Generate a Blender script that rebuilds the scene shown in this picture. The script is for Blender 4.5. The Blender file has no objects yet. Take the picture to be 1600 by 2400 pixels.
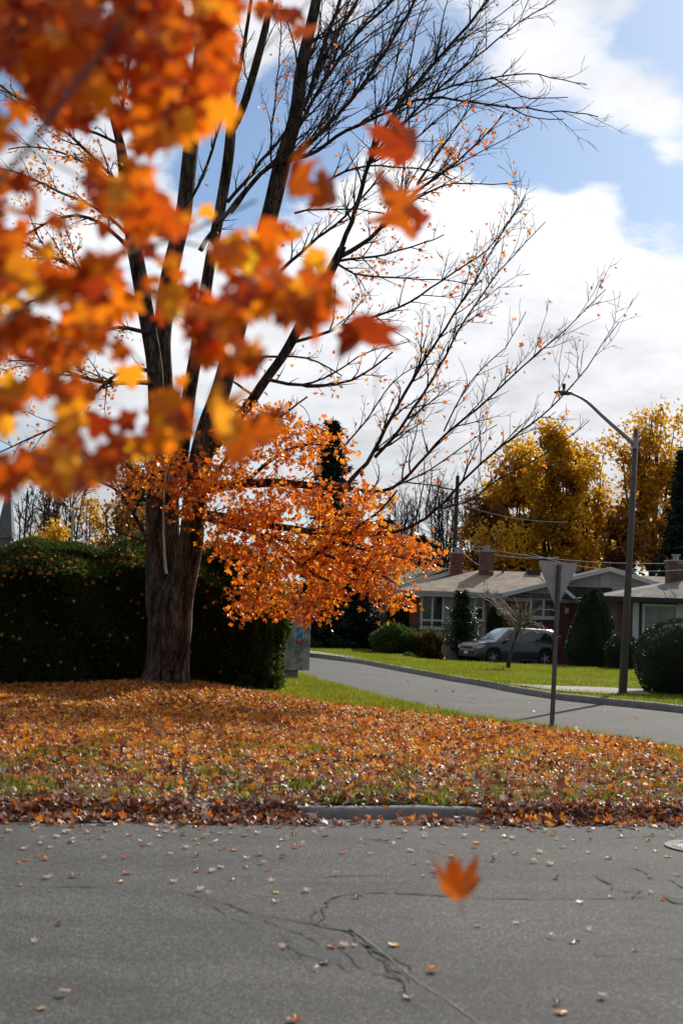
import bpy, math, random
import numpy as np
from mathutils import Vector, Matrix, noise as mnoise
random.seed(7)
RNG = np.random.default_rng(11)
R = math.radians
scene = bpy.context.scene
col = scene.collection

# ------------------------------------------------------------------ camera
FPX = 3333.33                       # focal length in photo pixels (photo 1600 x 2400)
PITCH, ROLL, CAMZ = R(4.32), R(2.0), 1.6
Fv = np.array([0, math.cos(PITCH), math.sin(PITCH)])
Uv = np.array([0, -math.sin(PITCH), math.cos(PITCH)])
Xv = np.array([1.0, 0, 0])
RT = math.cos(ROLL) * Xv + math.sin(ROLL) * Uv
UP = math.cos(ROLL) * Uv - math.sin(ROLL) * Xv
cam_d = bpy.data.cameras.new("camera")
cam = bpy.data.objects.new("camera", cam_d)
col.objects.link(cam)
cam.matrix_world = Matrix(((RT[0], UP[0], -Fv[0], 0), (RT[1], UP[1], -Fv[1], 0), (RT[2], UP[2], -Fv[2], CAMZ), (0, 0, 0, 1)))
cam_d.sensor_fit = 'VERTICAL'
cam_d.sensor_height = 36
cam_d.sensor_width = 24
cam_d.lens = 50
cam_d.clip_start = 0.1
cam_d.clip_end = 6000
cam_d.dof.use_dof = True
cam_d.dof.focus_distance = 28
cam_d.dof.aperture_fstop = 3.2
scene.camera = cam

def P(px, py, Y):                   # the point seen at that photo pixel, Y metres ahead
    d = Fv + RT * ((px - 800) / FPX) + UP * ((1200 - py) / FPX)
    k = Y / d[1]
    return np.array([d[0] * k, Y, CAMZ + d[2] * k])
def G(px, py, z=0.0):               # the ground point seen at that pixel
    d = Fv + RT * ((px - 800) / FPX) + UP * ((1200 - py) / FPX)
    k = (z - CAMZ) / d[2]
    return np.array([d[0] * k, d[1] * k, z])
def DIR(px, py):
    d = Fv + RT * ((px - 800) / FPX) + UP * ((1200 - py) / FPX)
    return d / np.linalg.norm(d)

# ------------------------------------------------------------------ light
SUN_EL, SUN_AZ = R(31.5), R(24)     # azimuth clockwise from +Y
sdir = Vector((math.sin(SUN_AZ) * math.cos(SUN_EL), math.cos(SUN_AZ) * math.cos(SUN_EL), math.sin(SUN_EL)))
sl = bpy.data.lights.new("sun", 'SUN')
sl.energy = 4.9
sl.angle = R(0.55)
sl.color = (1.0, 0.93, 0.82)
sun = bpy.data.objects.new("sun", sl)
col.objects.link(sun)
sun.location = (20, 40, 40)
sun.rotation_euler = sdir.to_track_quat('Z', 'Y').to_euler()

scene.view_settings.view_transform = 'Standard'
scene.view_settings.look = 'None'
scene.view_settings.exposure = 0.0
scene.view_settings.gamma = 1
scene.cycles.max_bounces = 8
scene.cycles.transparent_max_bounces = 8
scene.cycles.use_denoising = True
scene.cycles.sample_clamp_indirect = 6

class NT:
    def __init__(s, tree):
        s.t = tree; s.n = tree.nodes; s.l = tree.links
    def add(s, typ, **kw):
        nd = s.n.new(typ)
        for k, v in kw.items():
            if k.startswith('i_'):
                key = k[2:].replace('_', ' ')
                s.set(nd.inputs[key], v)
            elif k.startswith('n') and k[1:].isdigit():
                s.set(nd.inputs[int(k[1:])], v)
            else:
                setattr(nd, k, v)
        return nd
    def set(s, inp, v):
        if isinstance(v, bpy.types.NodeSocket): s.l.new(v, inp)
        else: inp.default_value = v
    def math(s, op, a, b=0.0, clamp=False):
        nd = s.n.new('ShaderNodeMath'); nd.operation = op; nd.use_clamp = clamp
        s.set(nd.inputs[0], a); s.set(nd.inputs[1], b)
        return nd.outputs[0]
    def ramp(s, fac, stops, interp='LINEAR'):
        nd = s.n.new('ShaderNodeValToRGB'); nd.color_ramp.interpolation = interp
        e = nd.color_ramp.elements
        while len(e) < len(stops): e.new(0.5)
        for k, (p, c) in enumerate(stops):
            e[k].position = p; e[k].color = (*c, 1) if len(c) == 3 else c
        s.set(nd.inputs[0], fac)
        return nd.outputs[0]
    def mix(s, fac, a, b, mode='MIX'):
        nd = s.n.new('ShaderNodeMix'); nd.data_type = 'RGBA'; nd.blend_type = mode
        s.set(nd.inputs['Factor'], fac)
        for inp, v in ((nd.inputs[6], a), (nd.inputs[7], b)):
            s.set(inp, v if isinstance(v, bpy.types.NodeSocket) else (*v, 1))
        return nd.outputs[2]
    def noise(s, vec, scale, detail=4, rough=0.55, out=0):
        nd = s.n.new('ShaderNodeTexNoise'); nd.inputs['Scale'].default_value = scale
        nd.inputs['Detail'].default_value = detail; nd.inputs['Roughness'].default_value = rough
        if vec is not None: s.l.new(vec, nd.inputs['Vector'])
        return nd.outputs[out]

world = bpy.data.worlds.new("World")
scene.world = world
world.use_nodes = True
w = NT(world.node_tree)
w.n.clear()
wo = w.add('ShaderNodeOutputWorld')
sky = w.add('ShaderNodeTexSky', sky_type='NISHITA', sun_disc=False, sun_elevation=SUN_EL, sun_rotation=SUN_AZ, altitude=80, air_density=1.0, dust_density=0.6, ozone_density=1.3)
tc = w.add('ShaderNodeTexCoord')
sep = w.add('ShaderNodeSeparateXYZ', n0=tc.outputs['Generated'])
zz = w.math('ADD', w.math('MAXIMUM', sep.outputs[2], 0.0), 0.22)
cx = w.math('DIVIDE', sep.outputs[0], zz)
cy = w.math('DIVIDE', sep.outputs[1], zz)
cv = w.add('ShaderNodeCombineXYZ', n0=cx, n1=cy, n2=0.3).outputs[0]
n1 = w.noise(cv, 2.6, 9, 0.56)
n2 = w.noise(cv, 1.1, 3, 0.5)
n3 = w.noise(cv, 7.5, 8, 0.62)
dens = w.math('ADD', w.math('MULTIPLY', n1, 2.5), w.math('MULTIPLY', n3, 2.0))
dens = w.math('ADD', dens, -1.66)
def blob(px, py, deg, amt):
    global dens
    d = DIR(px, py)
    dp = w.add('ShaderNodeVectorMath', operation='DOT_PRODUCT', n0=tc.outputs['Generated'], n1=tuple(d)).outputs['Value']
    mr = w.add('ShaderNodeMapRange', n0=dp, n1=math.cos(R(deg)), n2=1.0, n3=0.0, n4=amt)
    mr.interpolation_type = 'SMOOTHSTEP'
    dens = w.math('ADD', dens, mr.outputs[0])
# gaps of blue between the clouds
for b in ((1240, 350, 3.0, -.75), (1080, 300, 3.2, -.6), (1420, 430, 2.6, -.65), (1570, 530, 2.6, -.7), (1600, 100, 2.8, -.7), (1450, 330, 1.8, -.3), (960, 150, 3.5, -.5),
          (620, 330, 4.5, -.7), (560, 420, 3, -.4), (780, 250, 3.5, -.5), (120, 50, 3.5, -.4), (-200, 300, 5, -.4),
          (1150, 60, 4.0, .35), (1300, 760, 7.5, .7), (900, 850, 8, .6), (200, 700, 7, .5), (1500, 1000, 6, .5), (500, 120, 2.5, .35), (640, 90, 2, .3), (1600, 760, 4, .35), (1500, 220, 2.2, .45), (1300, 120, 2.4, .35), (1380, 500, 1.8, .3)):
    blob(*b)
cov = w.add('ShaderNodeMapRange', n0=dens, n1=0.12, n2=0.80, n3=0.0, n4=1.0)
cov.interpolation_type = 'SMOOTHSTEP'
sd = w.add('ShaderNodeVectorMath', operation='DOT_PRODUCT', n0=tc.outputs['Generated'], n1=tuple(sdir)).outputs['Value']
glow = w.add('ShaderNodeMapRange', n0=sd, n1=-0.2, n2=0.97, n3=0.28, n4=1.06).outputs[0]
shade = w.add('ShaderNodeMapRange', n0=w.math('ADD', w.math('MULTIPLY', n2, .6), w.math('MULTIPLY', n3, .4)), n1=0.40, n2=0.60, n3=1.12, n4=0.76).outputs[0]
lowdim = w.add('ShaderNodeMapRange', n0=sep.outputs[2], n1=0.02, n2=0.20, n3=0.66, n4=1.0).outputs[0]
cb = w.math('MULTIPLY', w.math('MULTIPLY', glow, shade), lowdim)
ccol = w.add('ShaderNodeVectorMath', operation='SCALE', n0=(0.97, 0.985, 1.03))
w.l.new(cb, ccol.inputs['Scale'])
skys = w.add('ShaderNodeVectorMath', operation='SCALE', n0=sky.outputs[0])
skys.inputs['Scale'].default_value = 0.09
skyt = w.mix(1.0, skys.outputs[0], (0.76, 0.90, 1.05), 'MULTIPLY')
wmix = w.mix(cov.outputs[0], skyt, ccol.outputs[0])
w10 = w.add('ShaderNodeVectorMath', operation='SCALE', n0=wmix)
w10.inputs['Scale'].default_value = 10.0
bg = w.add('ShaderNodeBackground', i_Color=w10.outputs[0], i_Strength=0.1)
w.l.new(bg.outputs[0], wo.inputs[0])

# ------------------------------------------------------------------ helpers
def tag(o, label=None, cat=None, group=None, kind=None):
    if label: o['label'] = label
    if cat: o['category'] = cat
    if group: o['group'] = group
    if kind: o['kind'] = kind
    return o
def empty(name, loc, label, cat, group=None, rz=0.0):
    o = bpy.data.objects.new(name, None)
    o.empty_display_size = 0.2
    o.location = tuple(loc); o.rotation_euler = (0, 0, rz)
    col.objects.link(o)
    return tag(o, label, cat, group)
def link(name, me, parent=None, local=False, label=None):
    o = bpy.data.objects.new(name, me)
    col.objects.link(o)
    if parent is not None:
        o.parent = parent
        if not local:                     # geometry given in world coordinates
            p = parent; off = Vector((0, 0, 0))
            while p is not None:
                off += p.location; p = p.parent
            o.location = -off
    if label: o['label'] = label
    return o
class MB:
    def __init__(s): s.v = []; s.f = []; s.mi = []
    def addm(s, vs, fs, mi=0):
        b = len(s.v)
        s.v.extend([tuple(map(float, q)) for q in vs])
        for f in fs: s.f.append(tuple(b + i for i in f)); s.mi.append(mi)
        return s
    def box(s, x0, x1, y0, y1, z0, z1, mi=0):
        x0, x1 = min(x0, x1), max(x0, x1); y0, y1 = min(y0, y1), max(y0, y1); z0, z1 = min(z0, z1), max(z0, z1)
        vs = [(x0, y0, z0), (x1, y0, z0), (x1, y1, z0), (x0, y1, z0), (x0, y0, z1), (x1, y0, z1), (x1, y1, z1), (x0, y1, z1)]
        return s.addm(vs, [(0, 3, 2, 1), (4, 5, 6, 7), (0, 1, 5, 4), (1, 2, 6, 5), (2, 3, 7, 6), (3, 0, 4, 7)], mi)
    def tube(s, pts, rad, n=8, cap=True, mi=0):
        pts = [np.array(p, float) for p in pts]
        if not hasattr(rad, '__len__'): rad = [rad] * len(pts)
        rings = []; prev = None
        for i, p in enumerate(pts):
            t = pts[min(i + 1, len(pts) - 1)] - pts[max(i - 1, 0)]
            t = t / (np.linalg.norm(t) + 1e-9)
            if prev is None:
                a = np.array([0, 0, 1.0]) if abs(t[2]) < .9 else np.array([1.0, 0, 0])
                u = np.cross(t, a)
            else: u = prev - t * np.dot(prev, t)
            u /= np.linalg.norm(u) + 1e-9; prev = u
            v = np.cross(t, u)
            rings.append([p + rad[i] * (math.cos(2 * math.pi * k / n) * u + math.sin(2 * math.pi * k / n) * v) for k in range(n)])
        vs = [q for r_ in rings for q in r_]; fs = []
        for i in range(len(pts) - 1):
            for k in range(n):
                fs.append((i * n + k, i * n + (k + 1) % n, (i + 1) * n + (k + 1) % n, (i + 1) * n + k))
        if cap:
            fs.append(tuple(range(n - 1, -1, -1))); fs.append(tuple((len(pts) - 1) * n + k for k in range(n)))
        return s.addm(vs, fs, mi)
    def prism(s, poly, d, mi=0):           # poly: 3D outline, d: extrusion vector
        n = len(poly); d = np.array(d, float)
        vs = [np.array(p, float) for p in poly] + [np.array(p, float) + d for p in poly]
        fs = [tuple(range(n)), tuple(range(2 * n - 1, n - 1, -1))] + [(i, (i + 1) % n, n + (i + 1) % n, n + i) for i in range(n)]
        return s.addm(vs, fs, mi)
    def mesh(s, name, mats, smooth=False):
        me = bpy.data.meshes.new(name)
        me.from_pydata(s.v, [], s.f)
        for m in (mats if isinstance(mats, (list, tuple)) else [mats]): me.materials.append(m)
        if any(s.mi): me.polygons.foreach_set('material_index', s.mi)
        if smooth: me.polygons.foreach_set('use_smooth', [True] * len(s.f))
        me.update()
        import bmesh
        b = bmesh.new(); b.from_mesh(me); bmesh.ops.recalc_face_normals(b, faces=b.faces[:]); b.to_mesh(me); b.free()
        return me
    def build(s, name, mats, parent=None, smooth=False, local=False, label=None, bevel=0):
        o = link(name, s.mesh(name, mats, smooth), parent, local, label)
        if bevel:
            md = o.modifiers.new('bevel', 'BEVEL'); md.width = bevel; md.segments = 2; md.limit_method = 'ANGLE'
        return o
def np_mesh(name, V, F, mats, smooth=False, mi=None):
    """V (n,3) float, F (m,k) int all same size"""
    V = np.asarray(V, np.float32); F = np.asarray(F, np.int32)
    me = bpy.data.meshes.new(name)
    m, k = F.shape
    me.vertices.add(len(V)); me.vertices.foreach_set('co', V.ravel())
    me.loops.add(m * k); me.loops.foreach_set('vertex_index', F.ravel())
    me.polygons.add(m); me.polygons.foreach_set('loop_start', np.arange(0, m * k, k, dtype=np.int32))
    if smooth: me.polygons.foreach_set('use_smooth', np.ones(m, bool))
    for mt in (mats if isinstance(mats, (list, tuple)) else [mats]): me.materials.append(mt)
    if mi is not None: me.polygons.foreach_set('material_index', np.asarray(mi, np.int32))
    me.update(calc_edges=True)
    return me

# ------------------------------------------------------------------ materials
def pmat(name, color=(.5, .5, .5), rough=.7, metal=0.0, spec=.5):
    m = bpy.data.materials.new(name); m.use_nodes = True
    t = NT(m.node_tree)
    b = t.n['Principled BSDF']
    b.inputs['Base Color'].default_value = (*color, 1)
    b.inputs['Roughness'].default_value = rough
    b.inputs['Metallic'].default_value = metal
    b.inputs['Specular IOR Level'].default_value = spec
    m['_'] = 1
    return m, t, b
def objc(t): return t.add('ShaderNodeTexCoord').outputs['Object']
def vary(name, c1, c2, scale=6, rough=.75, metal=0, bump=0.0, bscale=None, detail=6, c3=None, spec=.5):
    m, t, b = pmat(name, c1, rough, metal, spec)
    oc = objc(t)
    n = t.noise(oc, scale, detail, .6)
    stops = [(.3, c1), (.7, c2)] if c3 is None else [(.28, c1), (.5, c2), (.72, c3)]
    t.set(b.inputs['Base Color'], t.ramp(n, stops))
    if bump:
        nb = t.noise(oc, bscale or scale * 4, 6, .65)
        bp = t.add('ShaderNodeBump', i_Strength=bump, i_Height=nb)
        bp.inputs['Distance'].default_value = .02
        t.set(b.inputs['Normal'], bp.outputs[0])
    return m
def leafmat(name, stops, transl=.5, gloss=.25, nscale=1.2, mixn=.45, rough=.38, back=1.25):
    m = bpy.data.materials.new(name); m.use_nodes = True
    t = NT(m.node_tree); t.n.clear()
    out = t.add('ShaderNodeOutputMaterial')
    geo = t.add('ShaderNodeNewGeometry')
    n = t.noise(geo.outputs['Position'], nscale, 3, .5)
    n = t.math('ADD', t.math('MULTIPLY', t.math('SUBTRACT', n, .5), 2.4), .5)
    f = t.math('ADD', t.math('MULTIPLY', geo.outputs['Random Per Island'], 1 - mixn), t.math('MULTIPLY', n, mixn), clamp=True)
    c = t.ramp(f, stops)
    pb = t.add('ShaderNodeBsdfPrincipled', i_Base_Color=c, i_Roughness=rough)
    pb.inputs['Specular IOR Level'].default_value = gloss
    c2 = t.add('ShaderNodeVectorMath', operation='SCALE', n0=c); c2.inputs['Scale'].default_value = back
    tr = t.add('ShaderNodeBsdfTranslucent', i_Color=c2.outputs[0])
    mx = t.add('ShaderNodeMixShader'); mx.inputs[0].default_value = transl
    t.l.new(pb.outputs[0], mx.inputs[1]); t.l.new(tr.outputs[0], mx.inputs[2])
    t.l.new(mx.outputs[0], out.inputs[0])
    return m
M = {}
ORANGE = [(0, (.34, .04, .008)), (.22, (.62, .12, .010)), (.5, (.80, .22, .012)), (.75, (.88, .35, .020)), (1, (.92, .56, .06))]
M['leaf'] = leafmat('maple_leaf', ORANGE, .56, .6, 1.3, .45)
M['nearleaf'] = leafmat('near_maple_leaf', [(0, (.16, .015, .005)), (.28, (.38, .045, .005)), (.5, (.60, .11, .006)), (.72, (.76, .20, .008)), (.88, (.84, .34, .012)), (1, (.90, .58, .03))], .55, .5, 2.0, .42)
M['carpet'] = leafmat('carpet_leaf', [(0, (.10, .025, .015)), (.14, (.30, .06, .02)), (.32, (.58, .14, .02)), (.5, (.74, .22, .02)), (.66, (.82, .32, .03)), (.78, (.62, .30, .14)), (.88, (.84, .40, .04)), (1, (.90, .60, .10))], .36, .35, .9, .12, .48)
M['gold'] = leafmat('golden_leaf', [(0, (.26, .13, .012)), (.35, (.50, .27, .018)), (.65, (.70, .41, .025)), (1, (.78, .56, .06))], .55, .3, .35, .5)
M['rust'] = leafmat('rust_leaf', [(0, (.14, .05, .015)), (.5, (.30, .12, .02)), (1, (.42, .24, .03))], .4, .3, .5, .5)
M['cedar'] = leafmat('cedar_spray', [(0, (.025, .042, .012)), (.5, (.055, .082, .016)), (.85, (.10, .13, .025)), (1, (.20, .16, .05))], .36, .3, 1.5, .5, .5)
M['yew'] = leafmat('yew_needle', [(0, (.015, .030, .012)), (.6, (.028, .055, .016)), (1, (.055, .09, .02))], .2, .3, 1.5, .4, .5)
M['spruce'] = leafmat('spruce_needle', [(0, (.012, .026, .018)), (.6, (.022, .045, .032)), (1, (.045, .075, .05))], .12, .25, .8, .5, .6)
M['shrub'] = leafmat('shrub_leaf', [(0, (.03, .06, .012)), (.6, (.07, .12, .02)), (1, (.14, .19, .05))], .35, .4, 1.5, .4, .45)
M['grass'] = leafmat('grass_blade', [(0, (.10, .13, .010)), (.5, (.20, .23, .015)), (.85, (.28, .30, .025)), (1, (.38, .34, .07))], .5, .4, .8, .5, .5)
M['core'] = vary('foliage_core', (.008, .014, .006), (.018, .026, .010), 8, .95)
M['bark'] = None
def bark(name, c1, c2, sc=9):
    m, t, b = pmat(name, c1, .92, 0, .2)
    oc = objc(t)
    mp = t.add('ShaderNodeMapping', n0=oc); mp.inputs['Scale'].default_value = (1, 1, .16)
    nz = t.noise(mp.outputs[0], sc, 8, .68)
    nz2 = t.noise(oc, 2.2, 4, .6)
    c = t.ramp(nz, [(.40, c1), (.60, c2)])
    c = t.mix(t.math('MULTIPLY', nz2, .6), c, tuple(x * .6 for x in c1))
    wp = t.add('ShaderNodeVectorMath', operation='ADD', n0=mp.outputs[0]); wn = t.add('ShaderNodeVectorMath', operation='SCALE', n0=t.noise(oc, 6, 4, .7, 1)); wn.inputs['Scale'].default_value = .07
    t.l.new(wn.outputs[0], wp.inputs[1])
    vr = t.add('ShaderNodeTexVoronoi', feature='DISTANCE_TO_EDGE', i_Scale=sc * 1.9, n0=wp.outputs[0])
    c = t.mix(1.0, c, t.ramp(vr.outputs[0], [(0, (.30, .28, .26)), (.16, (1.05, 1.05, 1.05))]), 'MULTIPLY')
    t.set(b.inputs['Base Color'], c)
    h = t.math('ADD', t.math('MULTIPLY', vr.outputs[0], 1.2), nz)
    bp = t.add('ShaderNodeBump', i_Strength=1.0, i_Height=h); bp.inputs['Distance'].default_value = .035
    t.set(b.inputs['Normal'], bp.outputs[0])
    return m
M['bark'] = bark('maple_bark', (.028, .021, .016), (.23, .175, .14))
M['twig'] = vary('twig_bark', (.035, .022, .020), (.085, .055, .048), 5, .85)
M['bark2'] = vary('far_bark', (.035, .028, .022), (.075, .06, .05), 4, .9)
M['barklight'] = vary('pale_bark', (.12, .10, .08), (.30, .26, .22), 12, .7)

def asphalt():
    m, t, b = pmat('asphalt', (.1, .1, .1), .82, 0, .45)
    oc = objc(t)
    big = t.noise(oc, .35, 5, .6)
    mpm = t.add('ShaderNodeMapping', n0=oc); mpm.inputs['Scale'].default_value = (.55, 1.25, 1)
    mid = t.noise(mpm.outputs[0], 1.5, 7, .68)
    mpp = t.add('ShaderNodeMapping', n0=oc)
    fine = t.noise(mpp.outputs[0], 60, 6, .85)
    vor = t.add('ShaderNodeTexVoronoi', i_Scale=120.0, n0=oc)
    agg = t.add('ShaderNodeSeparateColor', n0=vor.outputs['Color']).outputs[0]
    agg = t.ramp(agg, [(.0, (.022, .0225, .023)), (.5, (.056, .0565, .0565)), (.84, (.096, .0965, .095)), (1, (.25, .25, .245))])
    base = t.ramp(big, [(.3, (.80, .80, .80)), (.7, (1.18, 1.17, 1.15))])
    c = t.mix(1.0, agg, base, 'MULTIPLY')
    c = t.mix(1.0, c, t.ramp(mid, [(.34, (.62, .62, .63)), (.45, (.95, .95, .95)), (.7, (1.22, 1.21, 1.18))]), 'MULTIPLY')
    c = t.mix(1.0, c, t.ramp(fine, [(.3, (.6, .6, .6)), (.7, (1.35, 1.35, 1.34))]), 'MULTIPLY')
    t.set(b.inputs['Base Color'], c)
    rough_ = t.noise(oc, .9, 6, .7)
    c = t.mix(t.ramp(rough_, [(.50, (0, 0, 0)), (.60, (.55, .55, .55))]), c, t.mix(1.0, agg, (.62, .62, .64), 'MULTIPLY'))
    wv = t.add('ShaderNodeMapping', n0=oc); wv.inputs['Scale'].default_value = (.05, .75, 1)
    c = t.mix(1.0, c, t.ramp(t.noise(wv.outputs[0], 1.6, 4, .55), [(.35, (.84, .85, .85)), (.65, (1.14, 1.13, 1.11))]), 'MULTIPLY')
    t.set(b.inputs['Base Color'], c)
    h = t.math('ADD', t.math('MULTIPLY', fine, .6), t.math('MULTIPLY', vor.outputs['Distance'], -.6))
    bp = t.add('ShaderNodeBump', i_Strength=.9, i_Height=h); bp.inputs['Distance'].default_value = .014
    t.set(b.inputs['Normal'], bp.outputs[0])
    return m
M['asphalt'] = asphalt()
M['crack'] = vary('crack_dark', (.016, .015, .014), (.050, .048, .044), 20, .95)
M['seal'] = vary('seam_light', (.15, .148, .14), (.24, .23, .22), 12, .9)
M['concrete'] = vary('kerb_concrete', (.16, .155, .15), (.30, .29, .27), 5, .9, bump=.5, bscale=60)
M['walk'] = vary('walk_concrete', (.24, .23, .22), (.36, .34, .32), 2.5, .9, bump=.3, bscale=60)
def groundgrass(name, a, b_, c_, sc=2.5):
    m, t, b = pmat(name, a, .95, 0, .15)
    oc = objc(t)
    n = t.noise(oc, sc, 5, .6); f = t.noise(oc, 60, 4, .75)
    c = t.ramp(n, [(.3, a), (.55, b_), (.75, c_)])
    c = t.mix(1.0, c, t.ramp(f, [(.3, (.45, .45, .45)), (.7, (1.5, 1.5, 1.4))]), 'MULTIPLY')
    t.set(b.inputs['Base Color'], c)
    bp = t.add('ShaderNodeBump', i_Strength=.8, i_Height=f); bp.inputs['Distance'].default_value = .05
    t.set(b.inputs['Normal'], bp.outputs[0])
    return m
M['lawn'] = groundgrass('lawn_grass', (.13, .155, .012), (.17, .19, .015), (.20, .20, .028))
M['verge'] = groundgrass('verge_soil_grass', (.035, .045, .010), (.07, .09, .012), (.06, .05, .02))
M['earth'] = groundgrass('far_ground', (.04, .055, .018), (.06, .08, .02), (.09, .08, .03), .6)

def brick(name, a, b_, mort, sc=1.0):
    m, t, b = pmat(name, a, .9, 0, .2)
    oc = objc(t)
    mp = t.add('ShaderNodeMapping', n0=oc); mp.inputs['Rotation'].default_value = (R(90), 0, 0)
    br = t.add('ShaderNodeTexBrick', n0=mp.outputs[0]); br.inputs['Scale'].default_value = 1
    br.inputs['Brick Width'].default_value = .22 * sc; br.inputs['Row Height'].default_value = .075 * sc; br.inputs['Mortar Size'].default_value = .008
    br.inputs['Color1'].default_value = (*a, 1); br.inputs['Color2'].default_value = (*b_, 1); br.inputs['Mortar'].default_value = (*mort, 1)
    n = t.noise(oc, 3, 4, .6)
    t.set(b.inputs['Base Color'], t.mix(1.0, br.outputs[0], t.ramp(n, [(.3, (.75, .75, .75)), (.7, (1.2, 1.2, 1.2))]), 'MULTIPLY'))
    return m
M['brick'] = brick('red_brick', (.17, .045, .028), (.23, .075, .05), (.20, .17, .15))
M['brickdark'] = brick('dark_brick', (.12, .045, .035), (.17, .07, .05), (.25, .22, .20))
def shingle(name, a, b_):
    m, t, b = pmat(name, a, .95, 0, .15)
    oc = objc(t)
    mp = t.add('ShaderNodeMapping', n0=oc)
    br = t.add('ShaderNodeTexBrick', n0=mp.outputs[0]); br.inputs['Scale'].default_value = 1
    br.inputs['Brick Width'].default_value = .35; br.inputs['Row Height'].default_value = .30; br.inputs['Mortar Size'].default_value = .012
    br.inputs['Color1'].default_value = (*a, 1); br.inputs['Color2'].default_value = (*b_, 1); br.inputs['Mortar'].default_value = (*[x * .55 for x in a], 1)
    n = t.noise(oc, 1.2, 5, .6)
    t.set(b.inputs['Base Color'], t.mix(1.0, br.outputs[0], t.ramp(n, [(.3, (.78, .78, .78)), (.7, (1.2, 1.18, 1.15))]), 'MULTIPLY'))
    bp = t.add('ShaderNodeBump', i_Strength=.5, i_Height=t.noise(oc, 25, 4, .7)); bp.inputs['Distance'].default_value = .02
    t.set(b.inputs['Normal'], bp.outputs[0])
    return m
M['shingle'] = shingle('tan_shingle', (.25, .205, .165), (.36, .30, .245))
M['shingle2'] = shingle('grey_shingle', (.20, .185, .165), (.32, .295, .26))
M['shingledark'] = shingle('dark_shingle', (.035, .028, .032), (.06, .05, .052))
def siding(name, c, axis=0, pitch=.18):
    m, t, b = pmat(name, c, .6, 0, .4)
    oc = objc(t)
    sp = t.add('ShaderNodeSeparateXYZ', n0=oc)
    fr = t.math('FRACT', t.math('DIVIDE', sp.outputs[axis], pitch))
    k = t.ramp(fr, [(0, (.55, .55, .55)), (.08, (1, 1, 1)), (.92, (1, 1, 1)), (1, (.7, .7, .7))])
    n = t.noise(oc, 1.5, 4, .6)
    cc = t.mix(1.0, k, t.ramp(n, [(.3, tuple(x * .9 for x in c)), (.7, c)]), 'MULTIPLY')
    t.set(b.inputs['Base Color'], cc)
    bp = t.add('ShaderNodeBump', i_Strength=.6, i_Height=fr); bp.inputs['Distance'].default_value = .012
    t.set(b.inputs['Normal'], bp.outputs[0])
    return m
M['beige'] = siding('beige_siding', (.48, .43, .34), 0, .2)
M['whiteside'] = siding('white_siding', (.72, .70, .68), 2, .22)
M['white'] = vary('white_paint', (.70, .70, .70), (.78, .78, .78), 3, .5)
M['darktrim'] = vary('dark_trim', (.018, .018, .02), (.035, .034, .034), 3, .5)
M['iron'] = vary('black_iron', (.015, .015, .015), (.03, .028, .026), 9, .5)
def glass(name, c=(.02, .03, .03), rough=.06):
    m, t, b = pmat(name, c, rough, 0, 1.0)
    oc = objc(t)
    t.set(b.inputs['Base Color'], t.ramp(t.noise(oc, 1.6, 3, .5), [(.35, c), (.65, tuple(x * 2.2 + .01 for x in c))]))
    return m
M['glass'] = glass('window_glass')
M['glassgreen'] = glass('curtained_glass', (.10, .13, .12), .25)
M['carglass'] = glass('car_glass', (.010, .013, .016), .04)
M['galv'] = vary('galvanised', (.28, .29, .30), (.42, .43, .45), 14, .45, .6, c3=(.34, .34, .36))
M['signback'] = vary('sign_aluminium', (.34, .32, .32), (.42, .40, .40), 5, .55, .2, c3=(.28, .26, .26))
M['post'] = vary('steel_post', (.10, .09, .092), (.17, .155, .155), 10, .6, .4)
M['pole'] = vary('concrete_pole', (.085, .078, .075), (.13, .12, .112), 6, .8, bump=.2)
M['wood'] = bark('pole_wood', (.10, .085, .07), (.19, .165, .135), 14)
M['grey'] = vary('grey_plastic', (.12, .13, .14), (.17, .18, .19), 6, .5)
M['dirt'] = groundgrass('bed_soil', (.05, .035, .022), (.07, .05, .03), (.035, .028, .02), 3)

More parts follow.
